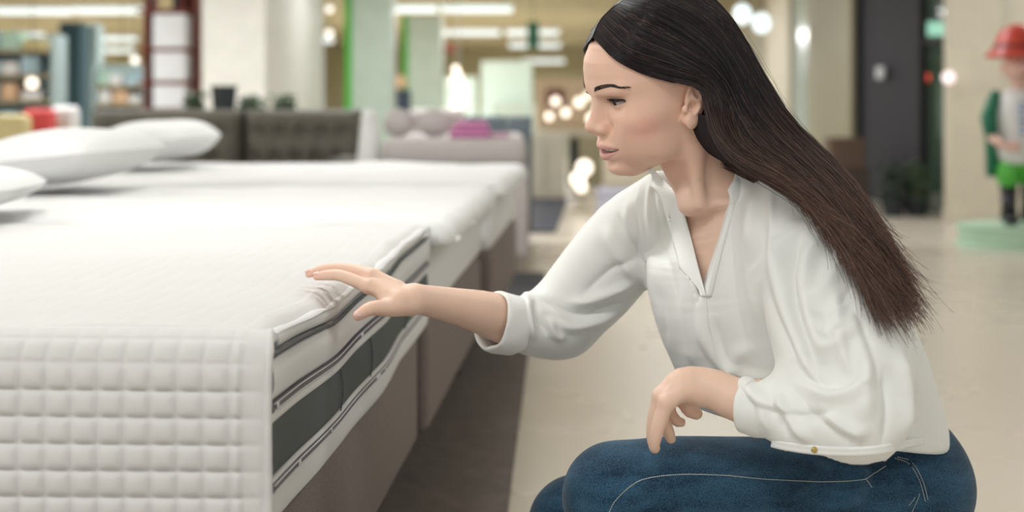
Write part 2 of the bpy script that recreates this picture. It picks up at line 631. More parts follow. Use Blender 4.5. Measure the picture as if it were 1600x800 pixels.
def body_core(S, off=0.0):
    """the trunk and upper arms, off = how far the cloth stands off"""
    S.etube(TORSO, [a + off for a in T_A], [b + off for b in T_B], WAX, n=16, k=.02)


def finger(S, pts, rads, k=.006, k0=.007):
    S.chain(pts, rads, k=k0, n=3 * (len(pts) - 1) + 1)


def sculpt_body(S):
    # neck and chest
    S.etube([hw(-.020, 0, -.020), P(1097, 255, 1.965), P(1112, 290, 1.985), P(1135, 335, 1.99)], [.048, .049, .052, .075], [.054, .052, .054, .062], WAX, n=9, k=.028)
    S.etube(TORSO[3:], [a - .022 for a in T_A[3:]], [b - .019 for b in T_B[3:]], WAX, n=12, k=.03)
    for a, b in (((1085, 322), (1150, 318)), ((1078, 325), (1050, 312))):
        A_ = P(*a, 1.925); B_ = P(*b, 1.90 if b[0] > 1100 else 1.99)
        S.cap(A_ + (0, .010, 0), B_ + (0, .010, 0), .0060, .005, .022)
    for sg in (1, -1):                    # the two long muscles of the neck
        S.cap(hw(-.012, sg * .047, -.035), P(1083, 318, 1.925) + WAX * .012 * sg, .0085, .006, .022)
    # near arm
    S.chain([SH_N + (-.012, .02, 0), EL_N], [.040, .034], k=.03)
    S.chain([EL_N, P(1235, 634, 1.735), P(1160, 627, 1.765), P(1118, 609, 1.782), WR_N + (0, 0, -.001)], [.037, .033, .0275, .0250, .0228], k=.012, n=13)
    # near hand: back of the hand, four fingers hooked over the thigh, thumb behind
    S.chain([WR_N, P(1068, 601, 1.79), P(1046, 613, 1.79)], [.0222, .0215, .0150], k=.010, n=7)
    kn = [((1042, 628), (1030, 662), (1024, 684), (1022, 698), 1.768, .0092), ((1033, 619), (1023, 652), (1020, 682), (1023, 700), 1.786, .0096),
          ((1036, 616), (1034, 650), (1043, 672), (1048, 685), 1.806, .0092), ((1043, 615), (1046, 642), (1056, 657), (1064, 660), 1.826, .0082)]
    for (a, b, c, d, y, r) in kn:
        S.chain([P(1078, 604, 1.79 + (y - 1.79) * .4), P(*a, y)], [.0125, r * 1.12], k=.008, n=5)
        S.chain([P(*a, y), P(*b, y), P(*c, y + .002), P(*d, y + .006)], [r * 1.1, r * .97, r * .86, r * .72], k=.004, k0=.0055, n=10)
    S.chain([P(1082, 606, 1.805), P(1072, 624, 1.822), P(1078, 640, 1.828), P(1088, 646, 1.828)], [.0150, .0120, .0098, .0080], k=.008, n=8)
    S.cap(P(1073, 592, 1.780), P(1040, 612, 1.772), .0030, .0022, .006)
    # far arm reaching to the mattress
    S.chain([SH_F, EL_F], [.042, .034], k=.03)
    S.chain([EL_F, P(800, 503, 2.12), P(760, 490, 2.085), P(705, 477, 2.04), WR_F], [.038, .0365, .0325, .0252, .0205], k=.012, n=14)
    # far hand
    S.etube([P(640, 465, 1.994), P(618, 460, 1.995), P(590, 447, 2.005)], [.0190, .0255, .0330], [.0170, .0145, .0105], P(592, 434, 2.06) - P(574, 448, 1.98), n=7, k=.012)
    fg = [([(574, 447, 1.985), (534, 431, 1.998), (510, 430, 2.006), (495, 432, 2.010)], .0086),
          ([(579, 432, 2.006), (537, 420, 2.020), (506, 421, 2.032), (483, 428, 2.038)], .0088),
          ([(585, 431, 2.030), (547, 420, 2.050), (517, 421, 2.064), (497, 426, 2.072)], .0085),
          ([(593, 436, 2.050), (563, 427, 2.076), (541, 427, 2.090), (524, 429, 2.098)], .0080)]
    for pts, r in fg:
        q = [P(*a) for a in pts]
        S.chain([WR_F * .55 + q[0] * .45, q[0]], [.0110, r * 1.12], k=.007, n=4)
        S.chain(q, [r * 1.15, r * .98, r * .86, r * .64], k=.004, k0=.0045, n=10)
    S.chain([P(640, 476, 1.985), P(608, 481, 1.962), P(580, 482, 1.944), P(560, 493, 1.936)], [.0160, .0122, .0100, .0074], k=.009, n=10)
    S.cap(P(604, 466, 1.978), P(620, 470, 1.975), .0105, .014, .012)


# ------------------------------------------------------------------ clothes
def vnormals(V, F):
    a = V[F[:, 2]] - V[F[:, 0]]; b = V[F[:, 3]] - V[F[:, 1]]
    n = np.cross(a, b)
    out = np.zeros_like(V)
    for c in range(3):
        for i in range(4):
            out[:, c] += np.bincount(F[:, i], n[:, c], len(V))
    return out / (np.linalg.norm(out, axis=1, keepdims=True) + 1e-12)


def fold_field(V, pts, y, amp, wid, yfront=None):
    """height of one fold. pts in photo pixels laid on the vertical plane at depth y; amp > 0 raises the cloth, < 0 creases it"""
    q = catmull([P(a, b, y) for a, b in pts], 16)[:, [0, 2]]
    lim = y + .13 if yfront is None else yfront
    x = V[:, [0, 2]]
    r = wid * 3.2
    m = np.nonzero((x[:, 0] > q[:, 0].min() - r) & (x[:, 0] < q[:, 0].max() + r) & (x[:, 1] > q[:, 1].min() - r) & (x[:, 1] < q[:, 1].max() + r) & (V[:, 1] < lim))[0]
    xx = x[m]
    best = np.full(len(m), 9.); tt = np.zeros(len(m))
    tot = len(q) - 1
    for i in range(tot):
        a = q[i]; ab = q[i + 1] - a
        v = xx - a
        t = np.clip((v @ ab) / float(ab @ ab), 0, 1)
        d = np.sqrt(((v - t[:, None] * ab) ** 2).sum(1))
        k = d < best
        best = np.where(k, d, best); tt = np.where(k, i + t, tt)
    u = tt / tot
    w = np.clip(np.minimum(u, 1 - u) * 3.2, 0, 1)
    w = w * w * (3 - 2 * w)
    f = np.exp(-(best / wid) ** 2) if amp > 0 else np.exp(-np.sqrt(best ** 2 + 2e-6) / (wid * .75))
    return m, amp * f * w * np.clip((lim - V[m, 1]) / .03, 0, 1)


def apply_folds(V, F, folds, mask=None):
    n = vnormals(V, F)
    h = np.zeros(len(V))
    for a in folds:
        m, d = fold_field(V, *a[:4], **a[4])
        h[m] += d
    if mask is not None: h = h * mask(V)
    return V + n * h[:, None]


def sculpt_blouse(S):
    S.etube(TORSO[1:6] + [P(1122, 306, 1.985)], [a + .004 for a in T_A[1:6]] + [.085], [b + .004 for b in T_B[1:6]] + [.066], WAX, n=26, k=.02)
    # collar stand root
    # near sleeve
    S.etube([P(1232, 335, 1.875), P(1272, 400, 1.84), P(1305, 500, 1.785), P(1325, 590, 1.735), P(1330, 645, 1.705)], [.062, .077, .084, .082, .058], [.058, .072, .080, .080, .058], WAX, n=12, k=.035)
    S.etube([P(1338, 645, 1.705), P(1275, 650, 1.722), P(1225, 642, 1.738), P(1190, 636, 1.753), P(1180, 634, 1.757)], [.056, .055, .045, .032, .0270], [.056, .058, .048, .0315, .0265], (0, 0, 1), n=12, k=.03)
    # blouse hem bag over the hip
    S.etube([P(1195, 682, 1.93), P(1260, 690, 1.90), P(1340, 690, 1.92), P(1396, 674, 1.98), P(1422, 654, 2.06)], [.022, .024, .026, .03, .03], [.03, .03, .03, .035, .035], (0, 0, 1), n=12, k=.04)
    # far sleeve
    S.etube([P(1040, 325, 2.09), P(985, 372, 2.13), P(930, 440, 2.16), P(876, 498, 2.17)], [.060, .064, .064, .060], [.055, .064, .066, .058], (0, 1, 0), n=10, k=.030)
    S.etube([P(880, 500, 2.17), P(850, 507, 2.15), P(825, 506, 2.13), P(812, 504, 2.12), P(805, 503, 2.115)], [.052, .051, .046, .0425, .0400], [.053, .0500, .0460, .0425, .0400], (0, 1, 0), n=12, k=.02)

    F = lambda pts, y, amp, wid, **k: S.folds.append((pts, y, amp * 1.25, wid * .72, k))
    S.mask = lambda V: np.clip((V[:, 2] - (.478 - .16 * (V[:, 0] - .391) - .10 * (V[:, 1] - 1.75)) - .004) / .014, 0, 1)
    # chest: long soft verticals either side of the placket
    F([(1062, 300), (1080, 380), (1104, 470), (1112, 540), (1140, 600)], 1.86, .004, .010)
    F([(1030, 285), (1022, 360), (1030, 440), (1050, 520), (1065, 600)], 1.93, .006, .013)
    F([(1012, 290), (1003, 350), (1008, 420), (1024, 480)], 1.97, -.007, .010)
    F([(1046, 300), (1044, 370), (1056, 440), (1075, 520)], 1.92, -.004, .009)
    F([(1000, 300), (985, 350), (990, 400)], 2.0, .005, .010)
    F([(1075, 430), (1083, 500), (1095, 560), (1098, 620)], 1.87, .005, .014)
    F([(1150, 330), (1150, 420), (1160, 500), (1185, 580)], 1.84, -.005, .012)
    F([(1170, 300), (1172, 380), (1180, 460), (1205, 560)], 1.84, .006, .013)
    F([(1205, 310), (1188, 380), (1190, 440), (1210, 520), (1232, 580)], 1.83, -.007, .011)
    F([(1222, 330), (1208, 400), (1212, 470), (1230, 540), (1250, 590)], 1.82, .011, .012)
    F([(1258, 345), (1236, 380), (1224, 425), (1227, 480), (1240, 540), (1258, 590)], 1.80, -.020, .0085)
    F([(1300, 350), (1262, 390), (1246, 440), (1250, 500), (1266, 560)], 1.78, .009, .013)
    F([(1180, 540), (1160, 580), (1165, 600)], 1.83, .004, .015)
    F([(1110, 480), (1120, 540), (1150, 590), (1200, 600), (1250, 592)], 1.84, .007, .012)
    F([(1130, 600), (1190, 612), (1240, 604), (1262, 596)], 1.82, -.008, .008)
    # sleeve: creases fanning from the inner elbow
    F([(1238, 560), (1262, 590), (1300, 596), (1350, 570)], 1.70, -.009, .008)
    F([(1242, 590), (1275, 612), (1310, 606), (1340, 590), (1365, 540)], 1.68, .009, .012)
    F([(1250, 480), (1290, 470), (1330, 430)], 1.76, -.006, .010)
    F([(1240, 470), (1275, 445), (1310, 400), (1330, 370)], 1.76, .006, .012)
    F([(1258, 545), (1300, 520), (1345, 480)], 1.72, .007, .013)
    F([(1262, 520), (1300, 500), (1340, 455)], 1.72, -.005, .009)
    F([(1240, 600), (1262, 640), (1300, 670), (1340, 690)], 1.67, -.008, .009)
    F([(1215, 610), (1232, 650), (1262, 690)], 1.69, .008, .009)
    F([(1200, 605), (1212, 640), (1230, 690)], 1.70, -.007, .007)
    F([(1182, 602), (1190, 640), (1200, 680)], 1.71, .004, .007)
    F([(1275, 625), (1300, 655), (1330, 672), (1362, 672)], 1.65, .007, .011)
    F([(1370, 560), (1372, 620), (1360, 690)], 1.70, -.009, .011)
    F([(1350, 520), (1352, 600), (1340, 660)], 1.66, .007, .014)
    F([(1382, 520), (1392, 600), (1385, 680)], 1.74, .008, .012)
    # back and hem
    F([(1402, 520), (1420, 580), (1432, 640)], 1.90, .005, .012)
    F([(1370, 650), (1400, 640), (1440, 655)], 1.86, .008, .010)
    F([(1372, 672), (1410, 672), (1455, 668)], 1.86, -.008, .008)
    F([(1390, 600), (1412, 630), (1440, 640)], 1.88, -.006, .009)
    for i in range(16):                                              # gathers above the waistband
        x = 1172 + i * 17
        F([(x + 5, 640 + min(i, 8) * 2.0), (x + 2, 662 + min(i, 8) * 2.6), (x, 676 + min(i, 8) * 3.0)], 1.86, .0026 * (1 if i % 2 else -1), .0055)
    # far sleeve
    F([(960, 325), (985, 380), (1012, 430)], 2.07, -.008, .010)
    F([(945, 350), (965, 400), (1005, 450)], 2.06, .006, .011)
    F([(1005, 405), (965, 420), (930, 450), (905, 480)], 2.05, -.008, .011)
    F([(1010, 440), (965, 460), (920, 478), (880, 482)], 2.05, .007, .011)
    F([(1010, 470), (960, 488), (905, 500), (862, 480), (840, 468)], 2.06, -.008, .009)
    F([(990, 490), (940, 512), (890, 520), (850, 500)], 2.05, .006, .010)
    F([(836, 470), (842, 500), (858, 535)], 2.05, -.013, .007)
    F([(822, 465), (826, 500), (838, 545)], 2.05, .008, .008)
    F([(852, 500), (868, 530), (890, 540)], 2.05, .006, .009)
    F([(812, 460), (812, 500), (818, 550)], 2.06, -.009, .006)
    for k, (x0, x1, x2) in enumerate(((1018, 1006, 1015), (1030, 1024, 1036), (1042, 1040, 1052), (1050, 1054, 1066))):
        F([(x0, 272 + k * 5), (x1, 330), (x2, 420 - k * 8)], 1.95, .0036, .0050)
        F([(x0 + 6, 275 + k * 6), (x1 + 8, 335), (x2 + 8, 410 - k * 8)], 1.95, -.0040, .0050)
    for k in range(4):
        F([(1165 + k * 13, 290), (1160 + k * 12, 340), (1163 + k * 11, 400 + k * 14)], 1.86, .0030 * (1 if k % 2 else -1), .0060)
    F([(1245, 300), (1285, 330), (1315, 380), (1330, 440)], 1.80, .0040, .010)
    F([(1225, 345), (1262, 330), (1300, 345)], 1.82, -.0040, .007)
    F([(1330, 470), (1352, 540), (1360, 610)], 1.70, -.0060, .008)
    F([(1310, 440), (1300, 520), (1318, 590)], 1.72, .0050, .010)
    F([(1262, 500), (1296, 520), (1338, 520)], 1.72, -.0050, .006)
    F([(1125, 500), (1135, 550), (1160, 588)], 1.86, -.0050, .006)
    F([(1035, 440), (1050, 500), (1058, 560)], 1.92, -.0040, .007)
    F([(1085, 560), (1100, 610), (1112, 660)], 1.90, -.0050, .006)
    # V opening
    pol = np.array([P(1000, 190, 1.95), P(1048, 306, 1.935), P(1101, 486, 1.875), P(1139, 318, 1.905), P(1165, 190, 1.92)])[:, [0, 2]]
    Fd = FWD.astype(np.float32)
    f0 = float(P(1128, 305, 1.985) @ FWD) - .005

    def vee(p):
        l = p[..., 0]; z = p[..., 2]; f = p @ Fd
        d = np.full(l.shape, -1., np.float32)
        for a, b in ((pol[1], pol[2]), (pol[2], pol[3])):
            e = b - a
            d = np.maximum(d, ((l - a[0]) * e[1] - (z - a[1]) * e[0]) / np.hypot(*e))
        return np.maximum(d, f0 - f)
    S.add(vee, P(1103, 462, 1.875) + np.array((0, 0, .08)), .24, .002, 's')
    # neck hole
    S.etube([P(1104, 240, 1.975), P(1110, 285, 1.983), P(1122, 316, 1.986)], [.060, .060, .062], [.060, .062, .060], WAX, n=6, k=.004, op='s')

    def hem(p):
        return p[..., 2] - (.478 - .16 * (p[..., 0] - .391) - .10 * (p[..., 1] - 1.75))
    S.add(hem, P(1290, 760, 2.05), .34, .012, 's')


def sculpt_jeans(S):
    hipN = P(1372, 790, 2.00); hipF = P(1330, 800, 2.16)
    S.etube([P(1385, 728, 2.06), P(1365, 760, 2.06), P(1340, 830, 2.08)], [.145, .160, .165], [.100, .110, .120], WAX, n=8, k=.03)
    # near leg
    S.etube([hipN, P(1280, 790, 1.96), P(1150, 775, 1.90), P(1040, 765, 1.86), P(965, 775, 1.84)], [.098, .092, .078, .068, .066], [.098, .092, .078, .068, .066], (0, 1, 0), n=14, k=.04)
    S.etube([P(960, 775, 1.84), P(985, 880, 1.86), P(1040, 1040, 1.90), P(1110, 1190, 1.94)], [.064, .060, .056, .040], [.064, .062, .058, .042], (0, 1, 0), n=10, k=.02)
    # far leg
    S.etube([hipF, P(1200, 850, 2.12), P(1060, 835, 2.07), P(905, 822, 2.02)], [.095, .085, .075, .068], [.095, .085, .075, .068], (0, 1, 0), n=12, k=.03)
    S.etube([P(902, 822, 2.02), P(930, 930, 2.04), P(990, 1060, 2.08), P(1040, 1170, 2.12)], [.066, .060, .056, .040], [.066, .062, .058, .042], (0, 1, 0), n=10, k=.02)
    F = lambda pts, y, amp, wid, **k: S.folds.append((pts, y, amp, wid, k))
    F([(958, 800), (975, 770), (1010, 750), (1080, 742), (1200, 750), (1340, 752)], 1.82, .0022, .004, yfront=1.98)
    F([(900, 745), (905, 775), (900, 810)], 1.80, -.004, .010)
    F([(985, 760), (1000, 790), (1005, 830)], 1.80, -.004, .008)
    F([(1015, 755), (1040, 790), (1050, 830)], 1.80, .004, .010)
    F([(1330, 722), (1300, 745), (1240, 770)], 1.88, -.006, .012)
    F([(1360, 730), (1345, 760), (1300, 800)], 1.88, .005, .010)
    F([(1378, 738), (1368, 770), (1340, 815)], 1.88, -.006, .010)
    F([(1415, 735), (1425, 770), (1430, 815)], 1.9, -.004, .008)
# ------------------------------------------------------------------ the woman: materials
def skin_material():
    m, nt, b = new_mat('skin')
    L = nt.links
    at = N(nt, 'ShaderNodeAttribute', attribute_name='tone')
    tc = N(nt, 'ShaderNodeTexCoord')
    nz = N(nt, 'ShaderNodeTexNoise', i_Scale=28.0, i_Detail=5.0)
    L.new(tc.outputs['Object'], nz.inputs['Vector'])
    mr = N(nt, 'ShaderNodeMapRange')
    mr.inputs['To Min'].default_value = .93; mr.inputs['To Max'].default_value = 1.06
    L.new(nz.outputs['Fac'], mr.inputs['Value'])
    sc = N(nt, 'ShaderNodeVectorMath', operation='SCALE')
    L.new(at.outputs['Color'], sc.inputs[0]); L.new(mr.outputs['Result'], sc.inputs['Scale'])
    L.new(sc.outputs[0], b.inputs['Base Color'])
    b.inputs['Roughness'].default_value = .47
    b.inputs['Specular IOR Level'].default_value = .38
    b.inputs['Subsurface Weight'].default_value = .22
    b.inputs['Subsurface Radius'].default_value = (.9, .35, .2)
    b.inputs['Subsurface Scale'].default_value = .006
    n2 = N(nt, 'ShaderNodeTexNoise', i_Scale=900.0, i_Detail=2.0)
    L.new(tc.outputs['Object'], n2.inputs['Vector'])
    bp = N(nt, 'ShaderNodeBump', i_Strength=.12, i_Distance=.0008)
    L.new(n2.outputs['Fac'], bp.inputs['Height']); L.new(bp.outputs['Normal'], b.inputs['Normal'])
    return m


def color_attr(me, name, rgb):
    a = me.attributes.new(name, 'FLOAT_COLOR', 'POINT')
    a.data.foreach_set('color', np.column_stack([rgb, np.ones(len(rgb))]).astype(np.float32).ravel())


def cloth_material(name, color, rough, weave=1400.0, strength=.15, sheen=.2, sss=0.0):
    m, nt, b = new_mat(name)
    L = nt.links
    tc = N(nt, 'ShaderNodeTexCoord')
    nz = N(nt, 'ShaderNodeTexNoise', i_Scale=weave, i_Detail=1.0)
    L.new(tc.outputs['Object'], nz.inputs['Vector'])
    b.inputs['Base Color'].default_value = (*color, 1)
    b.inputs['Roughness'].default_value = rough
    b.inputs['Sheen Weight'].default_value = sheen
    b.inputs['Specular IOR Level'].default_value = .25
    if sss:
        b.inputs['Subsurface Weight'].default_value = sss
        b.inputs['Subsurface Radius'].default_value = (1, .95, .85)
        b.inputs['Subsurface Scale'].default_value = .008
    bp = N(nt, 'ShaderNodeBump', i_Strength=strength, i_Distance=.0006)
    L.new(nz.outputs['Fac'], bp.inputs['Height']); L.new(bp.outputs['Normal'], b.inputs['Normal'])
    return m


def denim_material():
    m, nt, b = new_mat('denim')
    L = nt.links
    tc = N(nt, 'ShaderNodeTexCoord')
    n1 = N(nt, 'ShaderNodeTexNoise', i_Scale=620.0, i_Detail=2.0)
    L.new(tc.outputs['Object'], n1.inputs['Vector'])
    mp = N(nt, 'ShaderNodeMapping')
    mp.inputs['Scale'].default_value = (9, 9, 26)
    L.new(tc.outputs['Object'], mp.inputs['Vector'])
    n2 = N(nt, 'ShaderNodeTexNoise', i_Scale=1.6, i_Detail=5.0)
    L.new(mp.outputs['Vector'], n2.inputs['Vector'])
    r = N(nt, 'ShaderNodeValToRGB')
    r.color_ramp.elements[0].position = .38; r.color_ramp.elements[0].color = (.006, .022, .048, 1)
    r.color_ramp.elements[1].position = .66; r.color_ramp.elements[1].color = (.045, .125, .205, 1)
    ad = N(nt, 'ShaderNodeMath', operation='MULTIPLY_ADD')
    ad.inputs[1].default_value = .45
    L.new(n2.outputs['Fac'], ad.inputs[0])
    mu = N(nt, 'ShaderNodeMath', operation='MULTIPLY'); mu.inputs[1].default_value = .55
    L.new(n1.outputs['Fac'], mu.inputs[0]); L.new(mu.outputs[0], ad.inputs[2])
    L.new(ad.outputs[0], r.inputs['Fac'])
    L.new(r.outputs['Color'], b.inputs['Base Color'])
    b.inputs['Roughness'].default_value = .85
    b.inputs['Sheen Weight'].default_value = .15
    b.inputs['Specular IOR Level'].default_value = .2
    bp = N(nt, 'ShaderNodeBump', i_Strength=.4, i_Distance=.0008)
    L.new(n1.outputs['Fac'], bp.inputs['Height']); L.new(bp.outputs['Normal'], b.inputs['Normal'])
    return m


def sheet(pa, pb, th, n=40, m=6, bulge=0.0):
    """closed thin band lofted between two edge lines (each a few points)"""
    A = catmull(pa, n); B = catmull(pb, n)
    t = np.linspace(0, 1, m)[None, :, None]
    G = A[:, None] * (1 - t) + B[:, None] * t
    du = np.gradient(G, axis=0); dv = np.gradient(G, axis=1)
    nn = np.cross(du, dv); nn /= np.linalg.norm(nn, axis=2, keepdims=True) + 1e-9
    G = G + nn * (bulge * np.sin(PI * t))
    u = np.linspace(0, 1, n)[:, None]; e = np.minimum(1, np.minimum(t[0, :, 0][None] * 6, (1 - t[0, :, 0][None]) * 6))
    e = np.sqrt(np.clip(e, .05, 1)) * np.sqrt(np.clip(np.minimum(u, 1 - u) * n / 2, .05, 1))
    V = np.concatenate([(G + nn * th / 2 * e[..., None]).reshape(-1, 3), (G - nn * th / 2 * e[..., None]).reshape(-1, 3)])
    F = []
    K = n * m
    for i in range(n - 1):
        for j in range(m - 1):
            a = i * m + j
            F.append((a, a + m, a + m + 1, a + 1)); F.append((K + a, K + a + 1, K + a + m + 1, K + a + m))
    rim = [i * m for i in range(n)] + [(n - 1) * m + j for j in range(1, m)] + [i * m + m - 1 for i in range(n - 2, -1, -1)] + [j for j in range(m - 2, 0, -1)]
    for a, b in zip(rim, rim[1:] + rim[:1]):
        F.append((b, a, K + a, K + b))
    return V, np.array(F)


def cuff(c, axis, prof, ra, rb, up, seg=72, wob=.0012, seed=0):
    """rolled cuff: profile (t, dr) swept round the arm"""
    axis = axis / np.linalg.norm(axis)
    u = np.array(up, float); u -= axis * (u @ axis); u /= np.linalg.norm(u)
    v = np.cross(axis, u)
    rg = np.random.default_rng(seed)
    ph = rg.uniform(0, 6.28, 6)
    V = []
    for k in range(seg):
        a = 2 * PI * k / seg
        w = sum(math.sin(a * (i + 2) + ph[i]) / (i + 2) for i in range(6)) * wob * 1.6
        for t, dr in prof:
            tw = w * (1 + 1.2 * math.sin(t * 160 + a * 3 + ph[0]))
            V.append(c + axis * (t + w * .8) + u * math.cos(a) * (ra + dr + tw) + v * math.sin(a) * (rb + dr + tw))
    n = len(prof)
    F = [(k * n + j, ((k + 1) % seg) * n + j, ((k + 1) % seg) * n + (j + 1) % n, k * n + (j + 1) % n) for k in range(seg) for j in range(n)]
    return np.array(V), np.array(F)


from mathutils.bvhtree import BVHTree


def tree_of(V, F):
    return BVHTree.FromPolygons(V.tolist(), F.tolist())


def cast(tree, px, py):
    """first hit on the mesh along the sight line of a photo pixel"""
    o = Vector((0, 0, CH)); d = (Vector(P(px, py, 1.0)) - o).normalized()
    return tree.ray_cast(o, d)


def on_surface(tree, pts, n, lift=.0006):
    out = []
    for px, py in catmull(pts, n):
        h = cast(tree, px, py)
        if h[0] is not None:
            nn = h[1] if h[1].y < 0 else -h[1]
            out.append(h[0] + nn * lift)
    return out


# ------------------------------------------------------------------ the woman: build
def build_person():
    who = thing('person', 'woman in a white blouse and blue jeans crouching, one hand on the mattress', 'person', (.33, 1.98, 0))
    base = Vector((.33, 1.98, 0))

    def part(name, V, F, m, parent=who, smooth=True):
        off = np.array(base) if parent is who else np.array(base)
        me = np_mesh(name, V - off, F, smooth)
        return link_mesh(name, me, m, parent)

    def mbpart(name, mb, m, parent=who, smooth=True):
        bmesh.ops.translate(mb.bm, verts=mb.bm.verts[:], vec=-base)
        return mb.build(name, m, parent, smooth=smooth)

    # body
    S = Sculpt(); sculpt_head(S); sculpt_body(S)
    V, F = S.mesh(.0016)
    Vb, Fb = V, F
    skin = skin_material()
    tone = np.tile(np.array([.83, .58, .452]), (len(V), 1))
    q = hloc(V.astype(np.float32))
    inhead = (np.linalg.norm(q - np.array([.02, 0, .02]), axis=1) < .14)
    tone[inhead] *= np.array([1.03, .96, .95])
    ck = np.exp(-(((q[:, 0] - .058) / .022) ** 2 + ((np.abs(q[:, 1]) - .052) / .022) ** 2 + ((q[:, 2] + .016) / .018) ** 2))
    tone = tone * (1 - ck[:, None] * np.array([-.02, .16, .14]))
    ql = np.abs(q[:, 1])
    lid = np.exp(-(((ql - .031) / .0165) ** 2 + ((q[:, 2] - .0275) / .0050) ** 2)) * (q[:, 0] > .05)
    tone = tone * (1 - lid[:, None] * np.array([.22, .30, .33]))
    lm = lip_mask(V)[:, None]
    tone = tone * (1 - lm) + np.array([.70, .37, .33]) * lm
    for tp in (P(495, 432, 2.01), P(483, 428, 2.038), P(560, 493, 1.936), P(497, 426, 2.07)):
        k = np.exp(-(np.linalg.norm(V - tp, axis=1) / .014) ** 2)[:, None]
        tone = tone * (1 - k * np.array([-.03, .12, .10]))
    body = part('body', V, F, skin)
    color_attr(body.data, 'tone', tone)
    btree = tree_of(Vb, Fb)

    # blouse
    S = Sculpt(); sculpt_blouse(S)
    V, F = S.mesh(.0025, smooth=3)
    silk = cloth_material('silk', (.87, .875, .845), .50, 1500, .10, .25, .0)
    blouse = part('blouse', V, F, silk)
    bl_tree = tree_of(V, F)
    Va, Fa = sheet([P(1143, 323, 1.900), P(1166, 310, 1.905), P(1192, 300, 1.925), P(1205, 288, 1.98), P(1180, 275, 2.05), P(1130, 270, 2.07), P(1075, 285, 2.06)],
                   [P(1137, 297, 1.900), P(1151, 276, 1.910), P(1174, 266, 1.935), P(1188, 262, 1.98), P(1168, 255, 2.04), P(1125, 252, 2.05), P(1075, 266, 2.06)], .004, 60, 7, .002)
    part('collar', Va, Fa, silk, blouse)
    def front_band(edge, shift, both=False, lift=.0030):
        lift = .0062 if both else lift
        e_ = catmull(edge, 30); A_, B_ = [], []
        full = shift
        for x, y in e_:
            ds = []
            shift = full * (min(1, max(.30, (464 - y) / 45)) * min(1, max(.35, (y - 262) / 30)) if both else 1)
            for k in np.linspace(0.0, 1.25, 6):
                h = cast(bl_tree, x + shift * k, y)
                if h[0] is not None: ds.append(h[0].y)
                if both:
                    h = cast(btree, x + shift * k, y)
                    if h[0] is not None: ds.append(h[0].y - .001)
            h = cast(bl_tree, x + shift, y)
            ya = min(ds) if ds else 1.95
            yb = h[0].y if h[0] is not None else ya
            A_.append([x, y, ya if both else (ds[1] if len(ds) > 1 else ya)]); B_.append([x + shift, y, yb])
        A_, B_ = np.array(A_), np.array(B_)
        for q_ in (A_, B_):
            sm = q_[:, 2].copy()
            for _ in range(10):
                sm[1:-1] = sm[1:-1] * .5 + (sm[:-2] + sm[2:]) * .25
            q_[:, 2] = sm
        Aw = np.array([P(x, y, d - lift) for x, y, d in A_]); Bw = np.array([P(x, y, d - (.0048 if both else .0006)) for x, y, d in B_])
        Vx, Fx = sheet(Aw, Bw, .0030, 80, 9, .0014 if both else .0008)
        part('front_band', Vx, Fx, silk, blouse)
    front_band([(1021, 266), (1040, 284), (1060, 308), (1074, 352), (1088, 405), (1103, 463)], -30, True)
    # the ragged lip of the opening is tucked back under the band
    ed = catmull([(1021, 266), (1040, 284), (1060, 308), (1074, 352), (1088, 405), (1103, 463)], 60)
    pxv = 800 + CF * V[:, 0] / V[:, 1]; pyv = CY0 - CF * (V[:, 2] - CH) / V[:, 1]
    xe = np.interp(pyv, ed[:, 1], ed[:, 0])
    taper = np.clip((460 - pyv) / 45, 0, 1) * np.clip((pyv - 275) / 20, 0, 1)
    dd = (xe - pxv)
    wid_ = 30 * np.clip((464 - pyv) / 45, .3, 1) * np.clip((pyv - 262) / 30, .35, 1)
    wgt = np.clip((wid_ - 1 - dd) / 4, 0, 1) * np.clip((dd + np.where(pyv < 375, 25, 7)) / 6, 0, 1) * taper * (V[:, 1] < 2.0)
    V2 = V.copy(); V2[:, 1] += .024 * wgt
    keepf = ~(wgt[F] > .55).any(1)
    used = np.zeros(len(V2), bool); used[F[keepf].ravel()] = True
    remap = np.cumsum(used) - 1
    old = blouse.data
    blouse.data = np_mesh('blouse', V2[used] - np.array(base), remap[F[keepf]])
    blouse.data.materials.append(silk)
    bpy.data.meshes.remove(old)
    front_band([(1140, 319), (1131, 352), (1120, 392), (1111, 430), (1103, 463)], 9)
    L_ = on_surface(bl_tree, [(1168, 672), (1186, 683), (1216, 692), (1250, 698), (1290, 702), (1335, 703), (1376, 700), (1412, 692), (1444, 686)], 60, .0002)
    if len(L_) > 8:
        A_ = np.array([tuple(v) for v in L_])
        for _ in range(6): A_[1:-1] = A_[1:-1] * .5 + (A_[:-2] + A_[2:]) * .25
        Vx, Fx = sheet(A_ + np.array([0, -.002, .004]), A_ + np.array([0, -.001, -.007]), .0045, 80, 7, .0010)
        part('hem_band', Vx, Fx, silk, blouse)
    q_ = on_surface(bl_tree, [(1103, 462), (1106, 500), (1114, 540), (1130, 575), (1148, 592)], 30, .0004)
    if len(q_) > 4:
        mbpart('placket_edge', MB().tube([tuple(v) for v in q_], .0014, 6), silk, blouse)
    prof = [(0, 0), (-.0012, .0022), (.001, .0044), (.006, .0052), (.018, .0056), (.032, .0052), (.040, .0046), (.045, .0030), (.047, .0), (.044, -.0016), (.020, -.0016), (.006, -.0016)]
    ax = P(815, 503, 2.12) - P(765, 492, 2.087)
    Va, Fa = cuff(P(768, 502, 2.088), ax, prof, .0395, .0395, (0, 0, 1), seed=3, wob=.0012)
    part('cuff', Va, Fa, silk, blouse)
    ax = P(1210, 637, 1.745) - P(1158, 629, 1.766)
    Va, Fa = cuff(P(1161, 634, 1.763), ax, prof, .0285, .0290, (0, 0, 1), seed=8, wob=.0007)
    part('cuff', Va, Fa, silk, blouse)
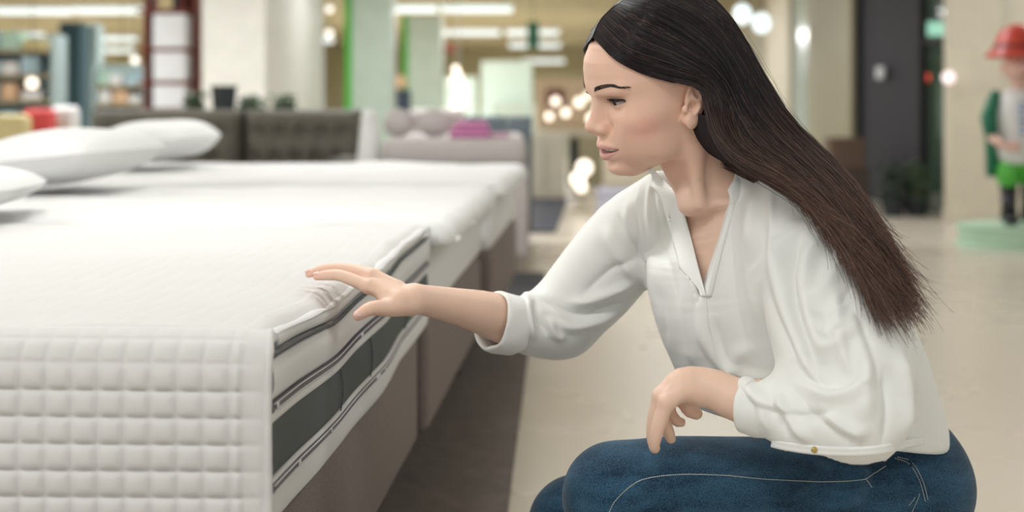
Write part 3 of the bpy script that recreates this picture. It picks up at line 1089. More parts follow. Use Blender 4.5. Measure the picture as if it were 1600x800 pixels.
    h = cast(bl_tree, 1271, 701)
    gold = mat('gold', (.62, .45, .16), .25, 1.0)
    if h[0] is not None:
        mbpart('button', MB().ball(Vector(h[0]) + Vector((0, -.0055, 0)), .0040, (1, .5, 1), 2), gold, blouse)

    # jeans
    S = Sculpt(); sculpt_jeans(S)
    V, F = S.mesh(.0036, smooth=2)
    denim = denim_material()
    jeans = part('jeans', V, F, denim)
    jt = tree_of(V, F)
    thread = mat('thread', (.55, .56, .52), .7)
    seams = [[(952, 800), (962, 782), (985, 760), (1010, 748), (1060, 742), (1130, 743), (1200, 749), (1290, 753), (1345, 750), (1362, 742), (1385, 728)],
             [(1352, 748), (1358, 756), (1364, 764)],
             [(1398, 716), (1420, 725), (1436, 750), (1446, 785)], [(1402, 714), (1424, 722), (1441, 750), (1450, 782)],
             [(1425, 800), (1434, 780), (1437, 770)], [(1420, 790), (1432, 775)]]
    allL = []
    for sm in seams:
        L_ = [np.array(v) for v in on_surface(jt, sm, 400 if len(sm) > 5 else 90, .0006)]
        if len(L_) < 8: continue
        L_ = np.array(L_)
        ds = np.concatenate([[0], np.cumsum(np.linalg.norm(np.diff(L_, axis=0), axis=1))])
        x = 0.0
        while x < ds[-1] - .003:
            allL.append(np.stack([np.interp(np.linspace(x, x + .0022, 4), ds, L_[:, c]) for c in range(3)], 1))
            x += .0031
    if allL:
        A_ = np.array(allL)
        me = tubes_mesh('stitching', A_ - np.array(base), np.full(A_.shape[:2], .00055), 4)
        tag(link_mesh('stitching', me, thread, jeans), kind='stuff')
    steel = mat('steel', (.7, .7, .68), .25, 1.0)
    h = cast(jt, 1381, 719)
    if h[0] is not None:
        mbpart('rivet', MB().ball(h[0] + h[1] * .001, .0042, (1, .5, 1), 2).ball(h[0] + h[1] * .0026, .0018, (1, 1, 1), 2), steel, jeans)
    # belt loop and waistband edge
    for pts, r in (([(1404, 704), (1420, 716), (1424, 730)], .0022), ([(1300, 712), (1350, 716), (1400, 708), (1446, 700)], .0018)):
        L_ = on_surface(jt, pts, 20, .001)
        if len(L_) > 4:
            mbpart('belt_loop' if r > .002 else 'waistband', MB().tube([tuple(v) for v in L_], r, 6), denim, jeans)

    # shoes (on tiptoe, below the frame)
    leather = mat('shoe_leather', (.09, .07, .06), .5)
    for kx, ky, dz in ((1.94, 1110, 0), (2.12, 1040, 0)):
        a = P(ky, 1190, kx); a[2] = .085
        t_ = a + np.array([-.14, -.05, 0]); t_[2] = .028
        S = Sculpt()
        S.chain([a, a + (-.02, -.01, -.022), (a + t_) / 2 + (0, 0, -.006), t_, t_ + np.array([-.045, -.015, -.002])], [.036, .034, .034, .027, .022], k=.01, n=9)
        S.add(lambda p: p[..., 2], t_, .2, .004, 's')
        V, F = S.mesh(.006, smooth=1)
        V[:, 2] = np.maximum(V[:, 2], .0)
        part('shoe', V, F, leather)

    # eyes
    em, nt, b = new_mat('eye')
    L = nt.links
    tc = N(nt, 'ShaderNodeTexCoord')
    sp = N(nt, 'ShaderNodeSeparateXYZ'); L.new(tc.outputs['Object'], sp.inputs[0])
    rp = N(nt, 'ShaderNodeValToRGB')
    els = rp.color_ramp.elements
    els[0].position = 0; els[0].color = (.50, .44, .41, 1)
    els[1].position = .855; els[1].color = (.50, .45, .43, 1)
    for p_, c_ in ((.868, (.015, .012, .011, 1)), (.90, (.045, .038, .032, 1)), (.945, (.035, .034, .032, 1)), (.968, (.004, .004, .004, 1)), (1., (.004, .004, .004, 1))):
        e = els.new(p_); e.color = c_
    dv = N(nt, 'ShaderNodeMath', operation='DIVIDE'); dv.inputs[1].default_value = .0122
    L.new(sp.outputs['X'], dv.inputs[0]); L.new(dv.outputs[0], rp.inputs['Fac'])
    L.new(rp.outputs['Color'], b.inputs['Base Color'])
    b.inputs['Roughness'].default_value = .12
    b.inputs['Specular IOR Level'].default_value = .12
    gaze = HM @ np.array([1.0, -.06, -.10]); gaze /= np.linalg.norm(gaze)
    for s in (1, -1):
        o = MB().ball((0, 0, 0), .0122, sub=4).build('eyeball', em, who, smooth=True)
        o.location = Vector(hw(.0715, s * .0305, .0213)) - base
        o.rotation_euler = Vector(gaze).to_track_quat('X', 'Z').to_euler()
    # teeth
    tm = mat('teeth', (.74, .70, .64), .25, noise=.02)
    M_ = MB()
    for i in range(-5, 6):
        a = i * .17
        M_.ball(hw(.0700 + .0225 * math.cos(a), .0235 * math.sin(a), -.0452), 1.0, (.0026, .0026, .0042), 2)
    mbpart('teeth', M_, tm)
    # eyebrows, lashes
    dark = mat('brow_hair', (.05, .033, .026), .6)
    rg = np.random.default_rng(5)
    brow = []
    for s in (1, -1):
        for k in range(420):
            t = rg.uniform(0, 1)
            l = .0140 + t * .0430
            u0 = .0405 + .0068 * math.sin(min(t * 1.15, 1.0) * PI * .62) - .0100 * max(0, t - .62)
            th = .0023 * (1 - t) ** .55 * min(1, .55 + t * 5) + .0005
            u = u0 + rg.uniform(-1, 1) * th
            d0 = hw(.13, s * l, u)
            dirn = -HM[:, 0]
            hit = btree.ray_cast(Vector(d0), Vector(dirn))
            if hit[0] is None: continue
            p0 = np.array(hit[0]) + np.array(hit[1]) * .0004 * (1 if np.dot(np.array(hit[1]), dirn) < 0 else -1)
            up = .9 * (1 - t) + .15
            tg = HM @ np.array([-.25 - .9 * t, s * 1.0, up * .75 - .6 * t]); tg /= np.linalg.norm(tg)
            ln = rg.uniform(.0038, .006)
            p1 = p0 + tg * ln * .5; p2 = p0 + tg * ln
            brow.append([p0, p1 + HM[:, 0] * .0003, p2 + HM[:, 0] * .0001])
    brow = np.array(brow)
    me = tubes_mesh('eyebrows', catmull3(brow, 5) - np.array(base), np.tile(np.linspace(.00022, .00010, 5), (len(brow), 1)), 3)
    tag(link_mesh('eyebrows', me, dark, who), kind='stuff')
    lash = []
    for s in (1, -1):
        c = hw(.0715, s * .0305, .0213)
        for k in range(70):
            upper = k < 63
            t = rg.uniform(.04, 1)
            l = .0153 + t * .0318
            cu = .0215 + (t - .5) * .003
            u = cu + (.0048 * max(math.sin(PI * t ** .85), 0) ** .8 if upper else -.0044 * math.sin(PI * t) ** .9)
            dl, du = s * (l - .0305), u - .0213
            f = math.sqrt(max(.0138 ** 2 - dl ** 2 - du ** 2, 1e-7))
            p0 = c + HM @ np.array([f, dl, du])
            ln = rg.uniform(.0065, .009) * (.8 + .4 * t) if upper else rg.uniform(.0015, .0028)
            sp_ = (t - .45) * 1.3
            d1 = HM @ np.array([.85, s * sp_ * .9, -.28 if upper else -.5]); d2 = HM @ np.array([.55, s * sp_, .55 if upper else -.6])
            lash.append([p0, p0 + d1 * ln * .55, p0 + d1 * ln * .55 + d2 * ln * .5])
    lash = np.array(lash)
    me = tubes_mesh('eyelashes', catmull3(lash, 6) - np.array(base), np.tile(np.linspace(.00042, .00012, 6), (len(lash), 1)), 3)
    tag(link_mesh('eyelashes', me, mat('lash', (.012, .01, .01), .5), who), kind='stuff')
    # a dark liner along each upper lid edge
    for s in (1, -1):
        c = hw(.0715, s * .0305, .0213); L_ = []
        for t in np.linspace(.0, 1.0, 16):
            l = .0150 + t * .0325
            u = .0215 + (t - .5) * .003 + .0048 * max(math.sin(PI * min(t, .995) ** .85), 0) ** .8
            dl, du = s * (l - .0305), u - .0213
            f = math.sqrt(max(.0137 ** 2 - dl ** 2 - du ** 2, 1e-7))
            L_.append(tuple(c + HM @ np.array([f, dl, du])))
        mbpart('lash_line', MB().tube(L_, [.0004] + [.0010] * 14 + [.0005], 6), dark)
    # nails
    nm = mat('nail', (.78, .50, .43), .22, noise=.02, coat=.4)
    for a, b_, up, r in ((P(580, 482, 1.944), P(560, 493, 1.936), P(566, 476, 1.86) - P(560, 493, 1.936), .0076),
                         (P(510, 430, 2.006), P(495, 432, 2.010), np.array([0, -.25, 1.]), .0057),
                         (P(506, 421, 2.032), P(483, 428, 2.038), np.array([0, -.2, 1.]), .0058)):
        d = (b_ - a) / np.linalg.norm(b_ - a); up = up - d * (up @ d); up = up / np.linalg.norm(up); sd = np.cross(d, up)
        c = b_ + up * r * .80 - d * .001
        mb = MB().ball((0, 0, 0), 1.0, (1, 1, 1), 3)
        for v in mb.bm.verts:
            x, y, z = v.co
            v.co = Vector(c + d * x * .0062 + sd * y * .0046 + up * z * .0024)
        mbpart('fingernail', mb, nm)
    return who, base, btree, bl_tree


def catmull3(a, n):
    """resample (S,k,3) control lines into (S,n,3)"""
    S_, k, _ = a.shape
    q = np.concatenate([2 * a[:, :1] - a[:, 1:2], a, 2 * a[:, -1:] - a[:, -2:-1]], 1)
    t = np.linspace(0, k - 1 - 1e-9, n)
    i = np.floor(t).astype(int); u = (t - i)[None, :, None]
    p0, p1, p2, p3 = q[:, i], q[:, i + 1], q[:, i + 2], q[:, i + 3]
    return .5 * (2 * p1 + (p2 - p0) * u + (2 * p0 - 5 * p1 + 4 * p2 - p3) * u ** 2 + (3 * p1 - p0 - 3 * p2 + p3) * u ** 3)


# ------------------------------------------------------------------ hair
def build_hair(who, base, btree, bl_tree):
    G = [[(932, 60), (962, 93), (1000, 118), (1040, 134), (1066, 122), (1091, 119), (1104, 165), (1106, 222), (1132, 266), (1195, 272), (1252, 292), (1300, 350), (1335, 420), (1372, 488)],
         [(938, 42), (980, 74), (1025, 98), (1065, 108), (1092, 108), (1114, 128), (1124, 180), (1132, 234), (1165, 262), (1215, 275), (1268, 310), (1312, 365), (1352, 430), (1385, 494)],
         [(950, 22), (1000, 50), (1048, 74), (1090, 95), (1118, 125), (1135, 165), (1148, 205), (1175, 240), (1210, 262), (1250, 290), (1292, 330), (1332, 380), (1368, 438), (1402, 492)],
         [(968, 2), (1020, 18), (1070, 42), (1108, 68), (1138, 105), (1158, 148), (1180, 190), (1212, 225), (1248, 252), (1285, 285), (1322, 330), (1358, 385), (1390, 435), (1418, 485)],
         [(1000, -18), (1050, -8), (1095, 12), (1130, 42), (1155, 82), (1178, 130), (1205, 175), (1238, 212), (1275, 242), (1315, 278), (1352, 325), (1382, 378), (1408, 425), (1430, 474)],
         [(1040, -32), (1085, -24), (1118, -4), (1146, 28), (1168, 72), (1194, 128), (1226, 178), (1262, 216), (1302, 248), (1345, 288), (1370, 338), (1393, 388), (1413, 430), (1434, 464)]]
    depth = [1.93, 1.90, 1.87, 1.86, 1.858, 1.862, 1.872, 1.875, 1.87, 1.865, 1.87, 1.895, 1.925, 1.955]
    lift0 = [.004, .0045, .005, .007, .014, .016, .012, .006, .006, .006, .006, .006, .006, .006]
    K = len(depth)
    near = np.zeros((6, K, 3)); far = np.zeros((6, K, 3))
    YD = np.array([[depth[i] + (.012 * g if i > 5 else 0) for i in range(K)] for g in range(6)])
    for g in range(6):
        for i in range(6, K):
            for dx, dy in ((0, 0), (-8, 5), (8, -5)):
                bh = cast(bl_tree, G[g][i][0] + dx, G[g][i][1] + dy)
                if bh[0] is not None: YD[g, i] = min(YD[g, i], bh[0].y - .018)
    for _ in range(6):
        for g in range(6):
            for i in range(6, K):
                for g2, i2, st in ((g - 1, i, .014), (g + 1, i, .014), (g, i - 1, .022), (g, i + 1, .022)):
                    if 0 <= g2 < 6 and 6 <= i2 < K: YD[g, i] = min(YD[g, i], YD[g2, i2] + st)
    for g in range(6):
        last = None
        for i in range(K):
            px, py = G[g][i]
            hit = cast(btree, px, py) if i < 7 else (None,)
            y = depth[i] + (.012 * g if i > 5 else 0)
            if i == 0:
                # on the parting: the middle of the scalp
                f = [.080, .066, .046, .022, -.008, -.045][g]; u = [.103, .120, .132, .139, .1385, .125][g]
                near[g, i] = hw(f, .0015, u + .003); far[g, i] = hw(f, -.0015, u + .003)
                continue
            if hit[0] is not None and i < 6 and np.linalg.norm(hloc(np.array(hit[0], np.float32)[None])[0] - (0, 0, .03)) < .125:
                nn = np.array(hit[1]); nn = nn if nn[1] < 0 else -nn
                w = np.array(hit[0]) + nn * (lift0[i] + .0022 * g)
            else:
                y = YD[g, i]
                w = P(px, py, y)
            near[g, i] = w
        # far side: mirrored over the head, deeper behind the neck
        for i in range(1, K):
            q = hloc(near[g, i].astype(np.float32)[None])[0]
            if i < 7:
                m = hw(q[0], -q[1], q[2])
                far[g, i] = m
            else:
                t = min(1, (i - 6) / 3)
                q2 = hw(q[0], -q[1], q[2])
                px, py = G[g][i]
                w = P(px - 6, py + 4, near[g, i][1] + .115)
                far[g, i] = q2 * (1 - t) + w * t
    # smooth the guides lengthwise and across
    for A_ in (near, far):
        for _ in range(2):
            A_[:, 2:-1] = A_[:, 2:-1] * .5 + (A_[:, 1:-2] + A_[:, 3:]) * .25
    ring = np.concatenate([near, far[::-1]], 0)                         # 12 guides round the head
    NL, NP = 84, 60

    def across(a, n):
        """resample guides across; a (k,K,3) -> (n,K,3)"""
        return catmull3(np.transpose(a, (1, 0, 2)), n).transpose(1, 0, 2)
    nearN, farN = across(near, NP), across(far, NP)
    nearL, farL = catmull3(nearN, NL), catmull3(farN, NL)              # (NP,NL,3)
    centre = np.array(hw(-.01, 0, .03))
    # base mass: closed loft of the near and far sheets, pulled inwards a little
    loop = np.concatenate([nearL, farL[::-1]], 0)                       # (2NP,NL,3)
    mid = loop.mean(0, keepdims=True)
    tcol = np.linspace(0, 1, NL)[None, :, None]
    shrink = .0035 + .006 * np.clip((tcol - .45) * 3, 0, 1)
    inner = centre[None, None] * (1 - np.clip((tcol - .25) / .25, 0, 1)) + mid * np.clip((tcol - .25) / .25, 0, 1)
    dirv = inner - loop; dl = np.linalg.norm(dirv, axis=2, keepdims=True)
    loop = loop + dirv / dl * np.minimum(shrink, dl * .5)
    taper = np.clip((tcol - .80) / .20, 0, 1) ** 1.5 * .75
    loop = loop + (mid - loop) * taper
    # cut the last few columns so that the tips are strands only
    NLb = int(NL * .95)
    loop = loop[:, :NLb]
    n2 = 2 * NP
    Vh = loop.reshape(-1, 3)
    Fh = []
    for a in range(n2):
        b = (a + 1) % n2
        for i in range(NLb - 1):
            if a == n2 - 1 and i < NLb * .50: continue
            Fh.append((a * NLb + i, a * NLb + i + 1, b * NLb + i + 1, b * NLb + i))
    tip = len(Vh)
    hm, nt, bs = new_mat('hair')
    L = nt.links
    at = N(nt, 'ShaderNodeAttribute', attribute_name='tone')
    L.new(at.outputs['Color'], bs.inputs['Base Color'])
    bs.inputs['Roughness'].default_value = .34
    bs.inputs['Specular IOR Level'].default_value = .45
    Vh = np.vstack([Vh, loop[:, -1].mean(0)])
    F4 = np.array(Fh)
    Ft = np.array([(a * NLb + NLb - 1, tip, tip, ((a + 1) % n2) * NLb + NLb - 1) for a in range(n2)])
    me = bpy.data.meshes.new('hair')
    me.from_pydata((Vh - np.array(base)).tolist(), [], F4.tolist() + [(int(x[0]), int(x[1]), int(x[3])) for x in Ft])
    me.polygons.foreach_set('use_smooth', np.full(len(me.polygons), True))
    color_attr(me, 'tone', np.tile([.018, .013, .014], (len(Vh), 1)))
    hair = link_mesh('hair', me, mat('hair_base', (.018, .013, .014), .75, spec=.2), who)
    # strands
    rg = np.random.default_rng(11)
    NS, NK = 8600, 28
    side = rg.uniform(0, 1, NS) < .76
    p = rg.uniform(0, 1, NS) ** 1.1
    p[rg.uniform(0, 1, NS) < .10] *= .07
    # locks: strands gather towards lock centres further down
    nl = 90
    lock = (np.floor(p * nl) + .5) / nl + rg.uniform(-.3, .3, NS) / nl
    ts = np.linspace(0, 1, NK)
    cl = np.clip((ts - .25) / .75, 0, 1)[None, :]
    pp = p[:, None] * (1 - .65 * cl) + lock[:, None] * .65 * cl
    pp = pp + rg.normal(0, .012, (NS, 1)) * cl + .010 * np.sin(ts[None] * rg.uniform(4, 11, (NS, 1)) + rg.uniform(0, 6.28, (NS, 1))) * cl
    pp = np.clip(pp, 0, 1)
    ext = rg.uniform(.82, 1.05, NS)
    ext[rg.uniform(0, 1, NS) < .12] *= .9
    tt = ts[None, :] * ext[:, None]
    over = np.clip(tt - 1, 0, 1)
    tt = np.clip(tt, 0, 1)

    def sample(grid):
        x = pp * (NP - 1); y = tt * (NL - 1)
        i = np.minimum(x.astype(int), NP - 2); j = np.minimum(y.astype(int), NL - 2)
        u = (x - i)[..., None]; v = (y - j)[..., None]
        return (grid[i, j] * (1 - u) * (1 - v) + grid[i + 1, j] * u * (1 - v) + grid[i, j + 1] * (1 - u) * v + grid[i + 1, j + 1] * u * v)
    W = np.where(side[:, None, None], sample(nearL), sample(farL))
    dirn = nearL[30, -1] - nearL[30, -6]; dirn = dirn / np.linalg.norm(dirn)
    W = W + dirn * over[..., None] * .55
    # layers: outward on the head, through the depth of the mass in the free length
    free = np.clip((ts - .42) / .3, 0, 1)[None, :, None]
    inside = rg.uniform(0, 1, (NS, 1, 1)) ** 1.6
    m_ = loop.mean(0)
    midS = np.stack([np.interp(tt * (NL - 1), np.arange(NLb), m_[:, c]) for c in range(3)], -1)
    W = W + (midS - W) * inside * .75 * free
    wmix = np.clip((ts - .25) / .25, 0, 1)[None, :, None]
    out = W - (centre[None, None] * (1 - wmix) + midS * wmix); out /= np.linalg.norm(out, axis=2, keepdims=True) + 1e-9
    W = W + out * (rg.uniform(-.001, .0045, (NS, 1, 1)) * (1 - free) * np.clip(ts * 6, .15, 1)[None, :, None])
    jit = rg.normal(0, 1, (NS, 1, 3)) * .0035 * free + np.stack([np.sin(ts[None] * rg.uniform(5, 16, (NS, 1)) + rg.uniform(0, 6.28, (NS, 1))) for _ in range(3)], -1) * .0018 * free
    W = W + jit
    tipw = np.clip((ts - .82) / .18, 0, 1)[None, :, None] ** 2
    W = W + rg.normal(0, 1, (NS, 1, 3)) * np.array([.010, .012, .010]) * tipw
    # fly-aways
    fa = rg.uniform(0, 1, NS) < .025
    amp = np.where(fa, rg.uniform(.003, .009, NS), 0)[:, None, None]
    ph = rg.uniform(0, 6.28, (NS, 1, 3))
    W = W + amp * (np.sin(ts[None, :, None] * 7 + ph) - np.sin(ph)) * np.clip(ts * 1.5, 0, 1)[None, :, None] * np.array([.6, .6, .8])
    W = W + (amp * 1.1) * out * np.clip(ts * 3, 0, 1)[None, :, None]
    r = rg.uniform(.00026, .00047, (NS, 1)) * (1 - .55 * np.clip((ts - .6) / .4, 0, 1)[None]) * np.where(fa, .55, 1)[:, None]
    me = tubes_mesh('hair_strand', W - np.array(base), r, 3)
    v = rg.uniform(.4, 1.7, (NS, 1, 1)) * np.ones((1, NK, 1))
    mixt = np.clip((ts - .42) / .5, 0, 1)[None, :, None] * rg.uniform(.35, 1.1, (NS, 1, 1))
    c = np.array([.016, .012, .015]) * (1 - mixt) + np.array([.160, .085, .060]) * mixt
    brn = (rg.uniform(0, 1, (NS, 1, 1)) < .15)
    c = np.where(brn, c * .5 + np.array([.13, .080, .062]) * .6, c) * v
    color_attr(me, 'tone', np.repeat(c.reshape(-1, 3), 3, axis=0))
    tag(link_mesh('hair_strands', me, hm, hair), kind='stuff')
    return hair
# ------------------------------------------------------------------ lights of the shop (fixtures are built further down)
def area(name, loc, sx, sy, power, color=(1, .96, .9), rot=(0, 0, 0)):
    l = bpy.data.lights.new(name, 'AREA')
    l.shape = 'RECTANGLE'; l.size = sx; l.size_y = sy; l.energy = power; l.color = color
    o = bpy.data.objects.new(name, l); col.objects.link(o)
    o.location = loc; o.rotation_euler = rot
    return o


# ------------------------------------------------------------------ setting
def floor_material():
    m, nt, b = new_mat('polished_floor')
    L = nt.links
    tc = N(nt, 'ShaderNodeTexCoord')
    br = N(nt, 'ShaderNodeTexBrick')
    br.offset = 0; br.inputs['Scale'].default_value = 1.0
    br.inputs['Brick Width'].default_value = .8; br.inputs['Row Height'].default_value = .8; br.inputs['Mortar Size'].default_value = .0025
    br.inputs['Color1'].default_value = (.60, .535, .445, 1); br.inputs['Color2'].default_value = (.59, .525, .435, 1); br.inputs['Mortar'].default_value = (.55, .485, .40, 1)
    L.new(tc.outputs['Object'], br.inputs['Vector'])
    L.new(br.outputs['Color'], b.inputs['Base Color'])
    nz = N(nt, 'ShaderNodeTexNoise', i_Scale=1.3, i_Detail=3.0)
    L.new(tc.outputs['Object'], nz.inputs['Vector'])
    mr = N(nt, 'ShaderNodeMapRange'); mr.inputs['To Min'].default_value = .22; mr.inputs['To Max'].default_value = .34
    L.new(nz.outputs['Fac'], mr.inputs['Value']); L.new(mr.outputs['Result'], b.inputs['Roughness'])
    b.inputs['Specular IOR Level'].default_value = .45
    return m


def build_setting():
    o = MB().box(-14, 9, -4, 46, -.06, 0).build('floor', floor_material()); tag(o, kind='structure')
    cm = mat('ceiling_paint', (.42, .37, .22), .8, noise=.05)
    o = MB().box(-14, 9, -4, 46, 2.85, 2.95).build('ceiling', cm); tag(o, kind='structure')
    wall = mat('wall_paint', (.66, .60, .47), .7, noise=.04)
    o = MB().box(-14, 9, 45, 45.2, 0, 2.85).build('wall_back', mat('far_wall', (.46, .42, .26), .8, noise=.2, nscale=1.0)); tag(o, kind='structure')
    o = MB().box(-14.2, -14, -4, 46, 0, 2.85).build('wall_left', wall); tag(o, kind='structure')
    # right hand shopfronts
    o = MB().box(9, 9.2, -4, 46, 0, 2.85).build('wall_right', wall); tag(o, kind='structure')


def pillar(name, x0, x1, y0, y1, m, label, z1=2.85, cat='pillar', parts=()):
    t = thing(name, label, cat, ((x0 + x1) / 2, (y0 + y1) / 2, 0))
    cx, cy = (x0 + x1) / 2, (y0 + y1) / 2
    MB().box(x0 - cx, x1 - cx, y0 - cy, y1 - cy, 0, z1, .01, 1).build('shaft', m, t)
    w = .012
    MB().box(x0 - cx - w, x1 - cx + w, y0 - cy - w, y1 - cy + w, 0, .12, .004, 1).build('plinth', m, t)
    for (nm, a, b_, c, d, e, f, mm) in parts:
        MB().box(a - cx, b_ - cx, c - cy, d - cy, e, f, .003, 1).build(nm, mm, t)
    return t


def X(px, y): return (px - 800.0) / CF * y
def Z(py, y): return CH - (py - CY0) / CF * y


# ------------------------------------------------------------------ beds
BX0, BSL = -.268, .0585                     # foot line of the beds: x = BX0 + BSL * (y - 1.55)
BANG = -math.atan(BSL)
BO = np.array([BX0, 1.55, 0])               # origin: near foot corner of the first bed
BU = np.array([math.sin(-BANG), math.cos(-BANG), 0])   # along the row, away from the camera
BV = np.array([-math.cos(-BANG), math.sin(-BANG), 0])  # from the foot towards the pillows


def bp(u, v, z):
    return BO + BU * u + BV * v + np.array([0, 0, z])


def grid_mesh(name, G, m, parent=None, loc=(0, 0, 0), flip=False, smooth=True):
    a, b, _ = G.shape
    V = G.reshape(-1, 3) - np.array(loc)
    i = np.arange(a - 1)[:, None] * b + np.arange(b - 1)[None]
    F = np.stack([i, i + b, i + b + 1, i + 1], -1).reshape(-1, 4)
    if flip: F = F[:, ::-1]
    return link_mesh(name, np_mesh(name, V, F, smooth), m, parent)


# how the mattress edge of the first bed sags and bulges along the foot (u = 0 near corner)
W_U = [0, .15, .30, .42, .50, .58, .68, .80, .90, 1.05, 1.25, 1.45]
W_Z = [0, -.006, -.017, -.029, -.033, -.019, -.011, -.012, -.013, -.006, -.004, 0]
W_V = [0, .002, .006, .014, .016, .006, -.004, -.006, -.002, .002, .001, 0]


def wave(u):
    q = np.interp(u, W_U, W_Z), np.interp(u, W_U, W_V)
    return q


_us = np.linspace(0, 1.45, 300)
_wz = np.convolve(np.pad(np.interp(_us, W_U, W_Z), 12, mode='edge'), np.hanning(25) / np.hanning(25).sum(), 'valid')
_wv = np.convolve(np.pad(np.interp(_us, W_U, W_V), 12, mode='edge'), np.hanning(25) / np.hanning(25).sum(), 'valid')


def wv(u): return np.interp(u, _us, _wz), np.interp(u, _us, _wv)


def band(zs0, zs1, u0, u1, out, name, m, parent, loc, nu=150, nz=8, bulge=.004, th=.004, wamp=1.0):
    """strip of the mattress border between two heights (callables of u), bulged and closed behind"""
    u = np.linspace(u0, u1, nu)
    dz, dv = wv(u)
    G = []
    for k in range(nz + 1):
        t = k / nz
        z = zs0(u) * (1 - t) + zs1(u) * t + dz * wamp
        v = dv - out - bulge * math.sin(PI * t) ** .7
        G.append(np.array([bp(a, b, c) for a, b, c in zip(u, v, z)]))
    back = [np.array([bp(a, b + .02 + out, c) for a, b, c in zip(u, dv, z_)]) for z_ in (zs1(u) + dz * wamp, zs0(u) + dz * wamp)]
    G = np.array(G + back)
    a, b_, _ = G.shape
    V = G.reshape(-1, 3) - np.array(loc)
    F = [(i * b_ + j, ((i + 1) % a) * b_ + j, ((i + 1) % a) * b_ + j + 1, i * b_ + j + 1) for i in range(a) for j in range(b_ - 1)]
    F += [tuple(i * b_ for i in range(a)), tuple(i * b_ + b_ - 1 for i in range(a - 1, -1, -1))]
    me = np_mesh(name, V, F)
    return link_mesh(name, me, m, parent)


def fabric_mesh_material():
    m, nt, b = new_mat('mattress_mesh')
    L = nt.links
    tc = N(nt, 'ShaderNodeTexCoord')
    mp = N(nt, 'ShaderNodeMapping'); mp.inputs['Rotation'].default_value = (.6, .0, .0)
    L.new(tc.outputs['Object'], mp.inputs['Vector'])
    w1 = N(nt, 'ShaderNodeTexWave', i_Scale=120.0); w1.bands_direction = 'Y'
    w2 = N(nt, 'ShaderNodeTexWave', i_Scale=120.0); w2.bands_direction = 'Z'
    L.new(mp.outputs['Vector'], w1.inputs['Vector']); L.new(mp.outputs['Vector'], w2.inputs['Vector'])
    mu = N(nt, 'ShaderNodeMath', operation='MULTIPLY'); L.new(w1.outputs['Fac'], mu.inputs[0]); L.new(w2.outputs['Fac'], mu.inputs[1])
    r = N(nt, 'ShaderNodeValToRGB')
    r.color_ramp.elements[0].color = (.070, .082, .082, 1); r.color_ramp.elements[1].color = (.125, .145, .145, 1)
    L.new(mu.outputs[0], r.inputs['Fac']); L.new(r.outputs['Color'], b.inputs['Base Color'])
    bmp = N(nt, 'ShaderNodeBump', i_Strength=.5, i_Distance=.001); L.new(mu.outputs[0], bmp.inputs['Height']); L.new(bmp.outputs['Normal'], b.inputs['Normal'])
    b.inputs['Roughness'].default_value = .75
    return m


def tape_material():
    """purple-black tape with fine white stripes"""
    m, nt, b = new_mat('border_tape')
    b.inputs['Base Color'].default_value = (.035, .025, .055, 1)
    b.inputs['Roughness'].default_value = .45
    return m


def base_mat():
    m, nt, b = new_mat('divan_fabric')
    L = nt.links
    tc = N(nt, 'ShaderNodeTexCoord')
    nz = N(nt, 'ShaderNodeTexNoise', i_Scale=420.0, i_Detail=2.0); L.new(tc.outputs['Object'], nz.inputs['Vector'])
    r = N(nt, 'ShaderNodeValToRGB')
    r.color_ramp.elements[0].position = .3; r.color_ramp.elements[0].color = (.150, .118, .105, 1)
    r.color_ramp.elements[1].position = .7; r.color_ramp.elements[1].color = (.245, .205, .190, 1)
    L.new(nz.outputs['Fac'], r.inputs['Fac']); L.new(r.outputs['Color'], b.inputs['Base Color'])
    b.inputs['Roughness'].default_value = .9
    bmp = N(nt, 'ShaderNodeBump', i_Strength=.3, i_Distance=.001); L.new(nz.outputs['Fac'], bmp.inputs['Height']); L.new(bmp.outputs['Normal'], b.inputs['Normal'])
    return m


M = {}


def bed_frame_parts(t, loc, u0, u1, v0, z0=.20, z1=.437, length=1.98):
    """upholstered divan box on short legs: all parts children of t"""
    def tb(name, mb, m, par=t, smooth=False):
        for v in mb.bm.verts:
            v.co = Vector(bp(v.co.x, v.co.y, v.co.z) - np.array(loc))
        return mb.build(name, m, par, smooth=smooth, angle=40)
    tb('base', MB().box(u0, u1, v0, length, z0, z1, .022, 4), M['divan'], smooth=True)
    for (a, b_) in ((u0 + .14, v0 + .14), (u1 - .14, v0 + .14), (u0 + .14, length - .14), (u1 - .14, length - .14)):
        mb = MB().lathe([(.020, .0125), (.026, z0)], (a, b_, 0), 14)
        tb('leg', mb, M['black'])
    return tb


def quilt_relief(a, b, q=.0290, h=.0042):
    """puffed squares: height of the quilting at (a, b) metres"""
    x = q / 2 - np.abs((a / q) % 1.0 - .5) * q; y = q / 2 - np.abs((b / q) % 1.0 - .5) * q
    g = lambda d: (1 - np.exp(-d / .0026)) * (.82 + .18 * np.sin(PI * np.clip(d / q, 0, 1)))
    return h * g(x) * g(y)


